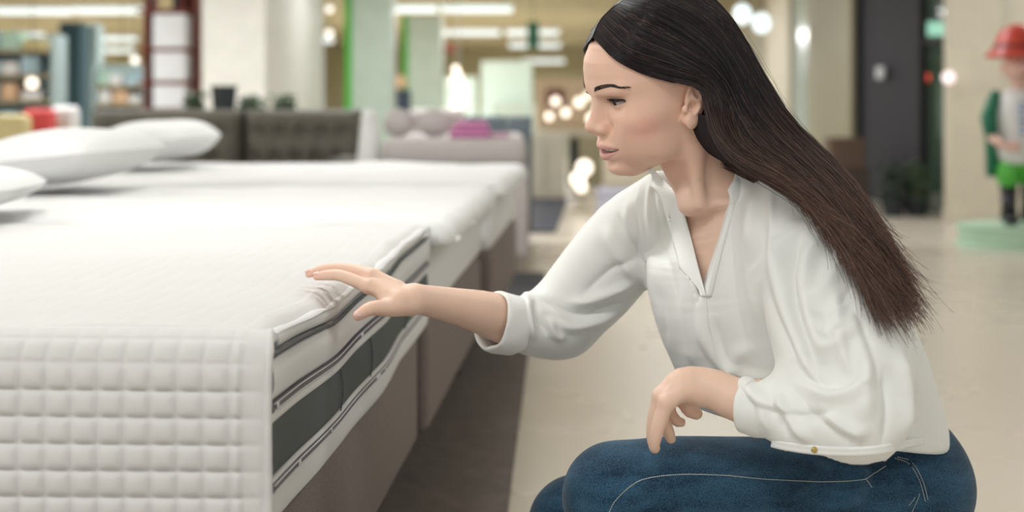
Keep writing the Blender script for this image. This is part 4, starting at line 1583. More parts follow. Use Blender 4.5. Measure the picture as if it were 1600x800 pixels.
def build_first_bed():
    loc = bp(.72, 1.0, 0)
    t = thing('bed', 'nearest bed, taupe upholstered base under a bulging white mattress with dark side band', 'bed', loc)
    tb = bed_frame_parts(t, loc, .02, 1.43, .012)
    # mattress core
    core = MB().box(.006, 1.445, .030, 1.95, .437, .632, .03, 3)
    tb('mattress', core, M['white_cloth'], smooth=True)
    mat_o = t.children[-1]
    K = lambda *p: (lambda u: np.interp(u, [0, .5, .82, 1.45], p) if len(p) == 4 else np.full_like(u, p[0]))
    par = mat_o
    B = lambda a, b_, out, name, m, **k: band(K(a), K(b_), -.008, 1.448, out, name, m, par, loc, **k)
    B(.4400, .4850, .000, 'lower_border', M['white_cloth'], bulge=.007)
    B(.4800, .4895, .0075, 'border_tape', M['tape'], bulge=.0012)
    B(.4895, .4960, .0050, 'border_stripe', M['white_cloth'], bulge=.0025)
    B(.4960, .5560, .0030, 'mesh_band', M['mesh'], bulge=.0035)
    B(.5560, .5690, .0050, 'border_stripe', M['white_cloth'], bulge=.0030)
    B(.5690, .5790, .0080, 'border_tape', M['tape'], bulge=.0012)
    B(.5790, .6290, .0030, 'upper_border', M['white_cloth'], bulge=.008)
    band(K(.6335), K(.6500), .05, 1.44, .0005, 'topper_edge', M['white_cloth'], par, loc, bulge=.0035)
    # white print and labels on the tape
    lab = M['label']
    for z, us in ((.574, ((.012, .024), (.60, .612), (.95, .965))), (.485, ((.135, .15), (.40, .412), (.78, .79), (.70, .735)))):
        for u0, u1 in us:
            band(K(z - .0032), K(z + .0032), u0, u1, .0096, 'tape_label', lab, par, loc, nu=8, nz=2, bulge=.0002)
    for z in (.5776, .5705, .4882, .4814):
        band(K(z - .0006), K(z + .0006), .002, 1.448, .0092, 'tape_stitch', M['white_cloth'], par, loc, nu=110, nz=2, bulge=.0003)
    # vertical seams of the mesh band
    for us in (.50, .665, 1.1):
        dz, dv = wv(us)
        pts = [tuple(bp(us, dv - .0066 - .0035 * math.sin(PI * k / 6), .4960 + (.0600) * k / 6 + dz) - np.array(loc)) for k in range(7)]
        MB().tube(pts, .0012, 6).build('band_seam', M['mesh'], par, smooth=True)
    # dark piping on the top edge
    u = np.linspace(-.004, 1.452, 260); dz, dv = wv(u)
    kink = .0012 * np.exp(-((u - .36) / .03) ** 2) - .002 * np.exp(-((u - .43) / .04) ** 2)
    pts = [tuple(bp(a, b - .006 + k_, .6300 + c) - np.array(loc)) for a, b, c, k_ in zip(u, dv, dz, kink)]
    MB().tube(pts, .0031, 8).build('piping', M['piping'], par, smooth=True)
    # dark welt at the mattress foot
    pts = [tuple(bp(a, b + .004, .4400 + c * .9) - np.array(loc)) for a, b, c in zip(u, dv, dz)]
    MB().tube(pts, .0045, 8).build('lower_piping', M['piping'], par, smooth=True)
    # little white ties at the foot edge
    for us, zz in ((.05, .437), (.99, .56)):
        dz, dv = wv(us)
        c = bp(us, dv - .012, zz) - np.array(loc)
        MB().ball(c, .010, (1, .8, .8), 2).ball(c + np.array([-.012, 0, .004]), .008, (1.1, .8, .7), 2).build('tie', M['white_cloth'], par, smooth=True)

    # quilted cover: lies on the top, hangs down the near side
    U_ = np.concatenate([np.arange(-.30, .05, .0290 / 12), np.arange(.05, 1.462, .0290 / 5)])
    V_ = np.concatenate([np.arange(.004, .50, .0290 / 12), np.arange(.50, 1.96, .0290 / 3)])
    uu, vv = np.meshgrid(U_, V_, indexing='ij')
    dz, dv = wv(np.clip(uu, 0, 1.45))
    edge = np.exp(-np.clip(vv, 0, None) / .10)
    rc = .045                                             # bend radius at the near edge
    zt = .655
    arc = rc * PI / 2
    s = -(uu - rc)                                        # distance past the start of the bend
    ang = np.clip(s / rc, 0, PI / 2)
    y = np.where(s > 0, rc - rc * np.sin(ang), uu)
    z = np.where(s > 0, zt - rc * (1 - np.cos(ang)), zt) - np.clip(s - arc, 0, None)
    # on the top the cover is softer, on the drape the squares stand out
    rel = quilt_relief(uu - rc + arc * 0, vv - .008, h=.0078)
    bord = np.clip((vv + .018) / .014, 0, 1)
    rel = rel * np.where(vv < .026, .25, 1) * (.16 + .84 * np.clip((s - rc * .45) / .05, 0, 1))
    nx = np.where(s > 0, -np.sin(ang), 0); nz = np.where(s > 0, np.cos(ang), 1)
    soft = .0035 * np.sin(uu * 9 + vv * 4) * np.sin(vv * 7 - uu * 3 + 1) + .0016 * np.sin(uu * 31 + 2) * np.sin(vv * 23 + uu * 9)
    rel = rel + soft * np.where(s > 0, .4, 1)
    z = z + dz * edge * np.clip(uu / .1, 0, 1) * .85
    # rounded turn-down along the foot edge
    td = np.clip(1 - (vv - .004) / .024, 0, 1)
    z = z - .012 * td ** 2.2 * np.where(s > 0, 0, 1)
    y = y + rel * nx; z = z + rel * nz
    wob = .004 * np.sin(z * 18 + vv * 6) * np.clip((s - arc) / .1, 0, 1)
    vd = vv + dv * edge * np.clip(uu / .1, 0, 1)
    vd = vd - .008 * np.clip(s / .04, 0, 1) * np.clip(1 - (vv - .004) / .03, 0, 1)
    G = BO + BU * (y - .012 + wob)[..., None] + BV * vd[..., None]
    G[..., 2] += z
    cov = thing('quilted_cover', 'white quilted cover with small square stitching over the nearest mattress', 'bed cover', loc, group=None)
    grid_mesh('cover_cloth', G, M['quilt'], cov, loc, flip=False)
    # underside, edge hem and bound side border
    def tubeline(name, pts, r, m, seg=8):
        MB().tube([tuple(np.array(p) - np.array(loc)) for p in pts], r, seg).build(name, m, cov, smooth=True)
    i0 = 0
    tubeline('side_binding', G[::2, 0] + np.array([.001, 0, -.002]), .0046, M['quilt'])
    # stacked cloth layers showing along the foot under the cover
    for k, (off, zz, r, a0) in enumerate(((.004, .6480, .0040, .05),)):
        u = np.linspace(a0, 1.45, 220); dz, dv = wv(u)
        pts = [bp(a, b - off + .0014 * math.sin(a * 17 + k * 2) + .0007 * math.sin(a * 37 + k), zz + c * .9 + .0009 * math.sin(a * 23 + k * 1.7)) for a, b, c in zip(u, dv, dz)]
        A_ = np.array(pts); B_ = A_ + BV * .05 + np.array([0, 0, -.004])
        Vx, Fx = sheet(A_[::4], B_[::4], .0055, 200, 5)
        link_mesh('cover_layer', np_mesh('cover_layer', Vx - np.array(loc), Fx), M['white_cloth'], cov)
    # pale blue corner tab at the hem
    tabm = mat('tab', (.62, .70, .72), .7)
    p0 = G[int(len(U_) * 0) + 4, 1]
    MB().box(-.008, .008, -.002, .002, -.05, .03, .001, 1).build('corner_tab', tabm, cov, loc=tuple(bp(-.020, -.006, .400) - np.array(loc)))
    return t, cov


def soft_slab(name, u0, u1, v0, z0, z1, hang, m, parent, loc, seed=0, length=1.95, over=.02, r=.045, amp=.006):
    """thick white bedding over a mattress, hanging down at the foot and a little at the near side"""
    rg = np.random.default_rng(seed)
    L1 = length - v0
    V_ = np.concatenate([np.linspace(-(hang + r * 1.57), 0, 36), np.linspace(.01, L1, 60)])
    U_ = np.linspace(u0, u1, 120)
    uu, vv = np.meshgrid(U_, V_, indexing='ij')
    s = -vv
    ph = rg.uniform(0, 6, 8)
    hem = .006 * np.sin(uu * 5 + ph[0]) + .003 * np.sin(uu * 13 + ph[1])
    ang = np.clip(s / r, 0, PI / 2)
    v = np.where(s > 0, v0 - over + r - r * np.sin(ang), v0 - over + r + vv)
    drop = np.clip(s - r * PI / 2, 0, None)
    z = np.where(s > 0, z1 - r * (1 - np.cos(ang)), z1) - drop * + hem * np.clip(drop / .05, 0, 1) * .5
    rel = amp * (np.sin(uu * 13 + ph[2]) * np.sin(vv * 5 + ph[3]) + .6 * np.sin(uu * 29 + vv * 8 + ph[4])) + .3 * amp * np.sin(vv * 21 + uu * 17 + ph[5])
    nv = np.where(s > 0, -np.sin(ang), 0); nz = np.where(s > 0, np.cos(ang), 1)
    # round off the two long sides
    e = np.minimum(uu - u0, u1 - uu)
    rr = .05
    k = np.clip(1 - e / rr, 0, 1)
    z = z - rr * (1 - np.sqrt(np.clip(1 - k ** 2, 0, 1))) * np.where(s > 0, np.cos(ang), 1)
    v = v + rr * .8 * (1 - np.sqrt(np.clip(1 - k ** 2, 0, 1))) * np.where(s > 0, 1, 0)
    v = v + rel * nv; z = z + rel * nz
    G = BO + BU * uu[..., None] + BV * v[..., None]
    G[..., 2] += z
    # near and far side skirts
    sk = (.10 * np.clip((V_ - .0) / .06, 0, 1))
    a = G[0].copy(); a2 = a + BU * .004; a2[:, 2] -= sk
    b_ = G[-1].copy(); b2 = b_ - BU * .004; b2[:, 2] -= sk
    G = np.concatenate([a2[None], G, b2[None]], 0)
    return grid_mesh(name, G, m, parent, loc)


def build_other_beds():
    spec = [(1.49, 2.93, -.03, .655, .105, 'second bed from the front, taupe base with white bedding hanging over its foot', 3),
            (3.03, 4.50, -.055, .668, .125, 'third bed from the front, taupe base with thick white bedding, farthest of the row', 5)]
    for k, (u0, u1, v0, zt, hang, label, sd) in enumerate(spec):
        loc = bp((u0 + u1) / 2, 1.0, 0)
        t = thing('bed', label, 'bed', loc)
        tb = bed_frame_parts(t, loc, u0 + .02, u1 - .02, v0 + .03)
        tb('mattress', MB().box(u0 + .012, u1 - .012, v0 + .03, 1.95, .437, zt - .02, .03, 3), M['white_cloth'], smooth=True)
        c = soft_slab('bed_cover', u0 - .004, u1 + .002, v0, .5, zt, hang, M['white_cloth'], None, (0, 0, 0), seed=sd)
        tag(c, ['plain white cover draped over the foot of the second bed', 'plain white cover draped over the foot of the third bed'][k], 'bed cover')
    # pillows
    for (px, y, w, lab, sx, rz, zt) in ((30, 3.05, .26, 'white pillow cut off by the left edge of the picture, nearest of three', .30, .1, .655),
                                        (105, 4.2, .26, 'plump white pillow on the second bed, middle of three', .36, -.05, .675),
                                        (245, 5.45, .26, 'white pillow on the third bed, farthest and rightmost of three', .37, .05, .69)):
        x = X(px, y)
        if px == 30: x = X(38, y) - .21
        S = Sculpt()
        n_ = 40
        aa, bb = np.meshgrid(np.linspace(-1, 1, n_), np.linspace(-1, 1, n_), indexing='ij')
        G1 = []
        hx, hy = {30: (.20, .30), 105: (.21, .34), 245: (.20, .36)}[px]
        for sg in (1, -1):
            h = ((1 - np.abs(aa) ** 2.6) * (1 - np.abs(bb) ** 2.8)).clip(0) ** .5 * (.078 if px > 50 else .052)
            h = h * (1 + .06 * np.sin(aa * 3 + y) * np.sin(bb * 4))
            pin = 1 - .07 * (np.abs(aa * bb)) ** 1.5
            G1.append(np.stack([aa * hx * (1 - .05 * bb ** 2) * pin, bb * hy * (1 - .05 * aa ** 2), sg * h], -1))
        Vp = np.concatenate([g.reshape(-1, 3) for g in G1])
        i = np.arange(n_ - 1)[:, None] * n_ + np.arange(n_ - 1)[None]
        Fp = np.stack([i, i + n_, i + n_ + 1, i + 1], -1).reshape(-1, 4)
        F2 = Fp[:, ::-1] + n_ * n_
        me = np_mesh('pillow', Vp, np.concatenate([Fp, F2]))
        o = link_mesh('pillow', me, M['pillow'])
        o.location = (x, y, zt + (.086 if px > 50 else .075)); o.rotation_euler = (0, -.10 if px > 100 else 0, -BANG * -1 + rz)
        tag(o, lab, 'pillow')


def build_rugs():
    rm = M['rug']
    for (u0, u1, v, lab) in ((-.9, 5.15, -.0, 'long dark grey brown rug along the feet of the beds'),):
        G = [(-.02, .5), (.0, .5)]
    # right edge follows px 796 at the bottom of the frame to px 832 half-way
    def rug(name, y0, y1, x0, x1a, x1b, lab, m):
        mb = MB()
        vs_ = [mb.bm.verts.new(p) for p in ((x0, y0, 0), (x1a, y0, 0), (x1b, y1, 0), (x0, y1, 0), (x0, y0, .012), (x1a, y0, .012), (x1b, y1, .012), (x0, y1, .012))]
        for f in ((0, 3, 2, 1), (4, 5, 6, 7), (0, 1, 5, 4), (1, 2, 6, 5), (2, 3, 7, 6), (3, 0, 4, 7)):
            mb.bm.faces.new([vs_[i] for i in f])
        bmesh.ops.bevel(mb.bm, geom=mb.bm.edges[:], offset=.004, segments=2, affect='EDGES')
        tag(mb.build(name, m), lab, 'rug')
    rug('rug', 1.2, 6.55, -2.4, -.075, .105, 'long dark grey brown rug running under the feet of the row of beds', rm)
    rug('rug', 6.75, 7.75, -2.2, X(852, 6.75), X(852, 7.75), 'small black mat on the pale floor just past the third bed', M['black_rug'])
    rug('rug', 10.35, 14.2, .08, X(870, 10.1), X(888, 14.2), 'dark navy mat in front of the beige cabinet behind the beds', M['navy'])


# ------------------------------------------------------------------ things at the back
def build_background():
    white, cream, mint, green = M['white_paint'], M['cream'], M['mint'], M['green']
    # pillars
    pillar('pillar', X(315, 12.0), X(415, 12.0), 12.0, 15.6, M['pillar_white'], 'broad white pillar standing behind the brown sofa', parts=())
    y = 16.0
    pillar('pillar', X(548, y), X(612, y), y, y + .6, mint, 'pale mint pillar with a bright green left edge, wider and nearer of the two',
           parts=(('edge_strip', X(539, y), X(549, y), y - .03, y + .1, 0, 2.85, green),))
    y = 22.0
    pillar('pillar', X(636, y), X(690, y), y, y + .6, mint, 'pale mint pillar with a thin green left edge, farther of the two', z1=2.35,
           parts=(('edge_strip', X(629, y), X(637, y), y - .03, y + .1, 0, 2.35, green),))
    y = 18.0
    pillar('pillar', X(92, y), X(126, y), y, y + .3, M['teal'], 'dark teal pillar among the shelves at the far left', z1=2.0)
    y = 18.4
    pillar('pillar', X(127, y), X(152, y), y, y + .3, M['pale_blue'], 'pale blue panel pillar right beside the dark teal pillar', z1=2.0)
    y = 26
    pillar('pillar', X(480, y), X(500, y), y, y + .5, M['lilac'], 'lilac white pillar between the broad white pillar and the green edge')
    # red-brown shelving with white boxes
    y = 13.0
    t = thing('shelving_unit', 'tall red-brown shelf rack holding white boxes left of the broad white pillar', 'shelf', (X(272, y), y, 0))
    cx = X(272, y)
    for px in (236, 292, 312):
        MB().box(X(px, y) - .02 - cx, X(px, y) + .02 - cx, -.2, .2, 0, 2.0, .004, 1).build('post', M['redbrown'], t)
    shelfz = [Z(168, y), Z(127, y), Z(77, y), Z(18, y)]
    for z in [.3, .6] + shelfz:
        MB().box(X(234, y) - cx, X(314, y) - cx, -.46, .2, z - .035, z - .012, .003, 1).build('shelf_board', M['redbrown'], t)
    MB().box(X(262, y) - cx, X(314, y) - cx, .19, .22, .3, 2.0, .003, 1).build('back_panel', M['dark_blue'], t)
    bl = ['upper', 'middle', 'lower']
    for k, (x0, x1, ya, yb) in enumerate(((238, 290, 21, 73), (238, 290, 80, 127), (238, 290, 132, 168))):
        z0 = (shelfz[2], shelfz[1], shelfz[0])[k]
        o = MB().box(X(x0, y - .45), X(x1, y - .45), y - .45, y - .205, z0 - .01, Z(ya, y - .45), .02, 2).build('box', M['box_bright'])
        tag(o, f'large white box on the {bl[k]} shelf of the red-brown rack', 'box')
    o = MB().box(X(297, y - .1), X(307, y - .1), y - .16, y + .15, shelfz[2] + .001, Z(26, y), .02, 2).build('box', M['white_cloth'])
    tag(o, 'narrow white box at the right end of the red-brown rack', 'box')
    # left gondola shelves with goods
    def gondola(xl, xr, y, zs, label, seed, zmax, short):
        cx = (X(xl, y) + X(xr, y)) / 2
        t = thing('display_shelf', label, 'shelf', (cx, y, 0))
        w = (X(xr, y) - X(xl, y)) / 2
        MB().box(-w, w, .18, .21, 0, zmax, .003, 1).build('back_panel', M['pale_blue'], t)
        for s in (-1, 1):
            MB().box(s * w - .015, s * w + .015, -.2, .2, 0, zmax, .003, 1).build('side_panel', M['pale_blue'], t)
        for z in zs:
            MB().box(-w, w, -.2, .2, z - .02, z, .003, 1).build('shelf_board', M['wood_pale'], t)
        rg = random.Random(seed)
        cols = ['box_white', 'box_orange', 'box_blue', 'box_red', 'box_yellow', 'box_mint']
        names = {'box_white': 'white', 'box_orange': 'orange', 'box_blue': 'pale blue', 'box_red': 'red', 'box_yellow': 'yellow', 'box_mint': 'mint green'}
        for zi, z in enumerate(zs):
            x = -w + .04; nth = 0
            while x < w - .12:
                bw = rg.uniform(.09, .2); h = rg.uniform(.08, .18)
                if x + bw > w - .02: break
                c = rg.choices(cols, (6, 2.2, 3, .7, 1.2, 2))[0]
                o = MB().box(cx + x, cx + x + bw, y - .17, y + .1, z + .001, z + h, .01, 1).build('carton', M[c])
                nth += 1
                od = ['first', 'second', 'third', 'fourth', 'fifth', 'sixth', 'seventh', 'eighth']
                tag(o, f'{names[c]} carton, {od[nth - 1]} from left on {od[zi]} board up, {short}', 'carton', group=f'cartons on the {short}')
                x += bw + rg.uniform(.01, .05)
    gondola(-30, 92, 13.5, [.45, .72, .98, 1.22, 1.45], 'the goods shelf at the far left edge, beside the teal pillar', 3, 1.6, 'far left goods shelf')
    gondola(154, 231, 15.5, [.45, .72, .95, 1.15], 'the goods shelf between pale blue pillar and red-brown rack', 9, 1.38, 'goods shelf beside the red-brown rack')
    # soft red and white bags on the floor display, left
    for (px, py, w, h, y, m, lab) in ((62, 192, .20, .19, 9.6, 'box_red', 'red shopping bag among the goods above the left pillow'),
                                      (103, 190, .17, .22, 9.9, 'box_white', 'white bag just right of the red shopping bag'),
                                      (12, 205, .28, .22, 9.3, 'box_yellow', 'yellow orange goods crate behind the pillows at the left edge')):
        c = P(px, py, y)
        S = MB().box(c[0] - w / 2, c[0] + w / 2, y - .09, y + .09, .55, c[2] + h / 2, .045, 3)
        tag(S.build('shopping_bag' if 'bag' in lab else 'crate', M[m], smooth=True), lab, 'bag' if 'bag' in lab else 'crate')
    tt = thing('display_table', 'low wooden display table behind the pillows at the left', 'table', (X(55, 9.7), 9.7, 0))
    MB().box(-.6, .5, -.45, .3, .51, .55, .006, 1).build('tabletop', M['wood_pale'], tt)
    for a in (-.55, .45):
        for b_ in (-.4, .25):
            MB().box(a - .025, a + .025, b_ - .025, b_ + .025, 0, .51, .003, 1).build('leg', M['wood_pale'], tt)
    # sofa
    y = 8.6
    x0, x1 = X(132, y), X(565, y)
    cx = (x0 + x1) / 2; w = (x1 - x0) / 2
    t = thing('sofa', 'dark olive brown two-cushion sofa behind the beds', 'sofa', (cx, y, 0))
    zt = Z(171, y)
    br = M['sofa']
    MB().box(-w, w, -.35, .45, .12, .42, .04, 3).build('seat_base', br, t, smooth=True)
    MB().box(-w + .05, w - .05, .22, .45, .38, zt - .03, .05, 3).build('backrest', br, t, smooth=True)
    for s in (-1, 1):
        MB().box(s * w - (.16 if s > 0 else 0), s * w + (.16 if s < 0 else 0), -.38, .46, .12, .62, .05, 3).build('armrest', br, t, smooth=True)
    for k, (a, b_) in enumerate(((-w + .02, .10), (.12, w - .02))):
        # tufted back cushion
        n1, n2 = 60, 28
        gx, gz = np.meshgrid(np.linspace(0, 1, n1), np.linspace(0, 1, n2), indexing='ij')
        e = (np.minimum(gx, 1 - gx) * 9).clip(0, 1) ** .5 * (np.minimum(gz, 1 - gz) * 5).clip(0, 1) ** .5
        tuft = np.zeros_like(gx)
        for i in range(5):
            for j in range(2):
                tuft += np.exp(-(((gx - (i + .5 + .25 * (j % 2)) / 5.5) * (b_ - a)) ** 2 + ((gz - (.33 + .36 * j)) * .34) ** 2) / .0022)
        G = np.stack([a + gx * (b_ - a), .10 - e * .12 + tuft * .06, .43 + gz * (zt - .43)], -1)
        Gb = G.copy(); Gb[..., 1] = .24
        G2 = np.concatenate([Gb[:1], G, Gb[-1:]], 0)
        G2 = np.concatenate([G2[:, :1] + np.array([0, .1, 0]), G2, G2[:, -1:] + np.array([0, .1, 0])], 1)
        grid_mesh('back_cushion', G2, br, t)
        MB().box(a, b_, -.36, .12, .42, .53, .04, 3).build('seat_cushion', br, t, smooth=True)
    for a in (-w + .08, w - .08):
        for b_ in (-.3, .38):
            MB().box(a - .03, a + .03, b_ - .03, b_ + .03, 0, .12, .003, 1).build('leg', M['black'], t)
    # console behind the sofa with plants and a dark pot
    y = 9.9
    t = thing('console_table', 'low console table behind the brown sofa', 'table', (X(360, y), y, 0))
    MB().box(-.75, .75, -.15, .15, .78, .82, .005, 1).build('tabletop', M['wood_dark'], t)
    for a in (-.7, .7):
        MB().box(a - .03, a + .03, -.12, .12, 0, .78, .003, 1).build('leg', M['wood_dark'], t)
    for (px, top, s, lab) in ((304, 150, .08, 'leafy green plant left of the dark planter'), (350, 134, .0, 'square dark planter on the console behind the sofa'), (395, 155, .10, 'leafy grey green plant right of the dark planter'), (443, 152, .09, 'small green plant above the middle of the sofa')):
        c = P(px, top, y)
        if s == 0:
            t = thing('planter', lab, 'planter', (c[0], y, .82))
            MB().lathe([(.07, 0), (.09, c[2] - .82 - .02), (.10, c[2] - .82), (.085, c[2] - .82)], seg=4).build('pot', M['black_pot'], t)
            continue
        t = thing('potted_plant', lab, 'plant', (c[0], y, .82))
        MB().lathe([(.045, 0), (.06, .07), (.05, .07)], seg=16).build('pot', M['black_pot'], t, smooth=False)
        rg = random.Random(px)
        mb = MB()
        for i in range(60):
            a = rg.uniform(0, 6.28); h = rg.uniform(.06, c[2] - .82 + .02); r = rg.uniform(.01, s)
            q = (r * math.cos(a), r * math.sin(a) * .7, h)
            mb.ball(q, .03, (rg.uniform(.5, 1), rg.uniform(.3, .8), rg.uniform(.3, .7)), 1)
        tag(mb.build('foliage', M['leaf'], t, smooth=True), kind='stuff')
    # white vase-like floor lamp
    y = 8.0
    t = thing('floor_vase', 'tall white tapering vase between the sofa and the pale bed', 'vase', (X(577, y), y, 0))
    zt = Z(172, y)
    MB().lathe([(.05, 0), (.062, .02), (.075, .35), (.068, .62), (.045, zt - .03), (.035, zt), (.028, zt)], seg=28).build('body', M['white_paint'], t, smooth=True)
    MB().lathe([(.030, zt - .004), (.036, zt), (.030, zt + .006)], seg=28).build('rim', M['white_paint'], t, smooth=True)
    # pale upholstered bed with pillows and towels
    y = 7.8
    x0, x1 = X(592, y), X(826, y)
    cx = (x0 + x1) / 2; w = (x1 - x0) / 2
    t = thing('bed', 'pale pinkish grey upholstered bed behind the white ones, pink towels on it', 'bed', (cx, y + .8, 0))
    zt = Z(216, y)
    MB().box(-w, w, -.8, 1.0, .08, zt - .16, .03, 3).build('base', M['pinkgrey'], t, smooth=True)
    MB().box(-w + .01, w - .01, -.78, .98, zt - .16, zt, .05, 3).build('mattress', M['pinkgrey'], t, smooth=True)
    for a in (-w + .1, w - .1):
        for b_ in (-.7, .9):
            MB().box(a - .03, a + .03, b_ - .03, b_ + .03, 0, .08, .003, 1).build('leg', M['black'], t)
    MB().box(X(598, y) - cx + .0, X(712, y) - cx, .98, 1.08, 0, Z(170, y + 1.7), .05, 3).build('headboard', M['pinkgrey'], t, smooth=True)
    for (a, b_, lab) in ((600, 646, 'pale grey pillow standing on the pinkish bed, left of two'), (650, 708, 'pale grey pillow standing on the pinkish bed, right of two')):
        yy = y + .35
        o = MB().ball(((X(a, yy) + X(b_, yy)) / 2, yy, (Z(172, yy) + zt) / 2 + .004), 1, ((X(b_, yy) - X(a, yy)) / 2 * 1.05, .05, (Z(170, yy) - zt) / 2), 3).build('pillow', M['pinkgrey'], smooth=True)
        tag(o, lab, 'pillow')
    yy = y + .15
    for k, (a, b_, h) in enumerate(((703, 768, .030), (706, 766, .027), (712, 762, .024))):
        z0 = zt + .001 + .031 * k
        o = MB().box(X(a, yy), X(b_, yy), yy - .1, yy + .1, z0, z0 + .029, .012, 3).build('towel', M['pink'], smooth=True)
        tag(o, 'folded pink towel %s of the stack on the pinkish bed' % ['at the bottom', 'in the middle', 'at the top'][k], 'towel')
    o = MB().box(X(768, yy), X(796, yy), yy - .06, yy + .06, zt + .001, zt + .028, .010, 3).build('towel', M['pink_pale'], smooth=True)
    tag(o, 'pale pink folded cloth lying right of the towel stack', 'towel')
    # blue grey headboard
    y = 10.2
    t = thing('headboard', 'blue grey upholstered headboard behind the pinkish bed', 'headboard', (X(773, y), y, 0))
    for k in range(3):
        a = X(714 + k * 39.5, y) - X(773, y); b_ = X(714 + (k + 1) * 39.5 - 1, y) - X(773, y)
        MB().box(a, b_, -.05, .05, .15, Z(181, y), .015, 2).build('panel', M['bluegrey'], t, smooth=True)
    MB().box(X(716, y) - X(773, y), X(830, y) - X(773, y), .04, .08, 0, .5, .005, 1).build('back_frame', M['wood_dark'], t)
    # beige cabinet
    y = 14.3
    t = thing('cabinet', 'beige cabinet standing on the navy mat', 'cabinet', (X(853, y), y, 0))
    x0, x1 = X(824, y) - X(853, y), X(884, y) - X(853, y)
    MB().box(x0, x1, 0, .45, .0, Z(207, y), .01, 2).build('body', cream, t)
    for k in range(2):
        d = MB().box(x0 + .01 + k * (x1 - x0) / 2, x0 + (k + 1) * (x1 - x0) / 2 - .01, -.018, 0, .05, Z(207, y) - .04, .004, 1).build('door', cream, t)
        MB().ball((x0 + (x1 - x0) / 2 + (.03 if k else -.03), -.028, .45), .011, sub=2).build('knob', M['steel_grey'], d)
    y = 9.0
    o = MB().ball(P(832, 268, 6.35) , .028, (1, .8, 1.4), 3).build('cushion_tie', M['black'], smooth=True)
    bpy.data.objects.remove(o)
    # lavender box by the aisle
    y = 11.3
    t = thing('storage_box', 'lavender white lidded box on the floor behind the far shoulder', 'box', (X(960, y), y, 0))
    MB().box(-.13, .13, -.13, .13, 0, .22, .01, 2).build('body', M['lilac'], t)
    MB().box(-.137, .137, -.137, .137, .22, .27, .008, 2).build('lid', M['lilac'], t)
    # hanging string of warm bulbs (chandelier)
    y = 15.0
    c = P(716, 140, y)
    t = thing('chandelier', 'vertical cluster of glowing warm bulbs hanging behind the mint pillars', 'chandelier', (c[0], y, 0))
    MB().tube([(0, 0, Z(180, y)), (0, 0, 2.85)], .006, 6).build('rod', M['steel_grey'], t)
    for k, (px, py) in enumerate(((712, 108), (716, 118), (709, 124), (722, 131), (715, 140), (724, 148), (712, 156), (718, 164), (708, 172))):
        q = P(px, py, y) - np.array([c[0], y, 0])
        MB().ball(q, .042, sub=2).build('bulb', M['bulb_warm'], t, smooth=True)
    # warm display lamps near the face
    t = thing('display_stand', 'cream display counter with small glowing lamps just left of the face', 'counter', (X(885, 17), 17, 0))
    MB().box(.02, .42, -.3, .3, 0, .58, .01, 2).build('counter', M['gold_dark'], t)
    MB().box(-.36, .42, -.28, .3, .58, .66, .01, 2).build('counter_top', cream, t)
    MB().box(.03, .13, -.31, -.3, .02, .56, .004, 1).build('front_panel', M['navy_wall'], t)
    MB().box(-.36, .42, .2, .3, .66, Z(122, 17), .01, 2).build('back_panel', M['peach'], t)
    MB().box(-.24, -.02, .12, .2, Z(165, 17), Z(140, 17), .01, 1).build('picture', M['redbrown'], t)
    for k, (px, py, r) in enumerate(((868, 158, .05), (884, 176, .05), (905, 160, .055), (925, 185, .06), (918, 150, .04), (858, 182, .045), (935, 168, .05))):
        c = P(px, py, 16.5)
        where = ['second from left, upper', 'lowest in the middle', 'upper middle', 'biggest, lower right', 'topmost on the right', 'leftmost', 'rightmost'][k]
        o = thing('globe_pendant', 'glowing globe of the cluster left of the face, ' + where, 'lamp', tuple(c), group='glowing globes of the lamp display')
        MB().ball((0, 0, 0), r, sub=3).build('globe', M['bulb_warm'], o, smooth=True)
        MB().tube([(0, 0, r * .9), (0, 0, 2.85 - c[2])], .003, 6).build('cord', M['steel_grey'], o)
    # floor standing globe lamps
    y = 12.5
    t = thing('globe_lamp', 'stacked glowing globes of a low floor lamp left of the chin', 'lamp', (X(910, y), y, 0))
    MB().lathe([(.10, 0), (.10, .015), (.012, .02), (.012, .20)], seg=20).build('base', M['gold_dark'], t)
    for (px, py, r) in ((903, 280, .065), (913, 262, .07), (908, 292, .05)):
        q = P(px, py, y) - np.array([X(910, y), y, 0])
        MB().ball(q, r, sub=3).build('globe', M['bulb_warm'], t, smooth=True)
    # mint counters in the distance
    y = 27.0
    for (a, b_, top, lab) in ((695, 745, 120, 'pale grey display block behind the hanging bulbs'), (752, 832, 95, 'tall pale mint display wall in the far middle')):
        o = MB().box(X(a, y), X(b_, y), y, y + .5, 0, Z(top, y), .02, 2).build('display_block', mint, smooth=False)
        tag(o, lab, 'display')
    o = MB().box(X(770, 27), X(885, 27), 26.4, 26.8, 0, Z(162, 27), .02, 2).build('display_block', M['mint_grey'])
    tag(o, 'low grey mint counter in the far middle', 'counter')
    # signs and hanging bits
    y = 23.0
    o = MB().box(X(824, y), X(842, y), y - .02, y + .02, Z(76, y), Z(34, y), .004, 1).tube([(X(833, y), y, Z(35, y)), (X(833, y), y, 2.85)], .008, 6).build('hanging_sign', M['deep_green']); tag(o, 'small deep green sign hanging among the ceiling lights', 'sign')
    o = MB().ball(P(703, 76, 20), .085, (1, .6, .8), 3).tube([tuple(P(703, 76, 20)), (P(703, 76, 20)[0], 20, 2.85)], .008, 6).build('hanging_ornament', M['redbrown'], smooth=True); tag(o, 'dark red ornament hanging above the glowing bulbs', 'ornament')
    o = MB().ball(P(626, 128, 21), .09, (1, .6, 1.2), 3).build('balloon', M['box_orange'], smooth=True); tag(o, 'small orange brown balloon by the far green edged pillar', 'balloon')
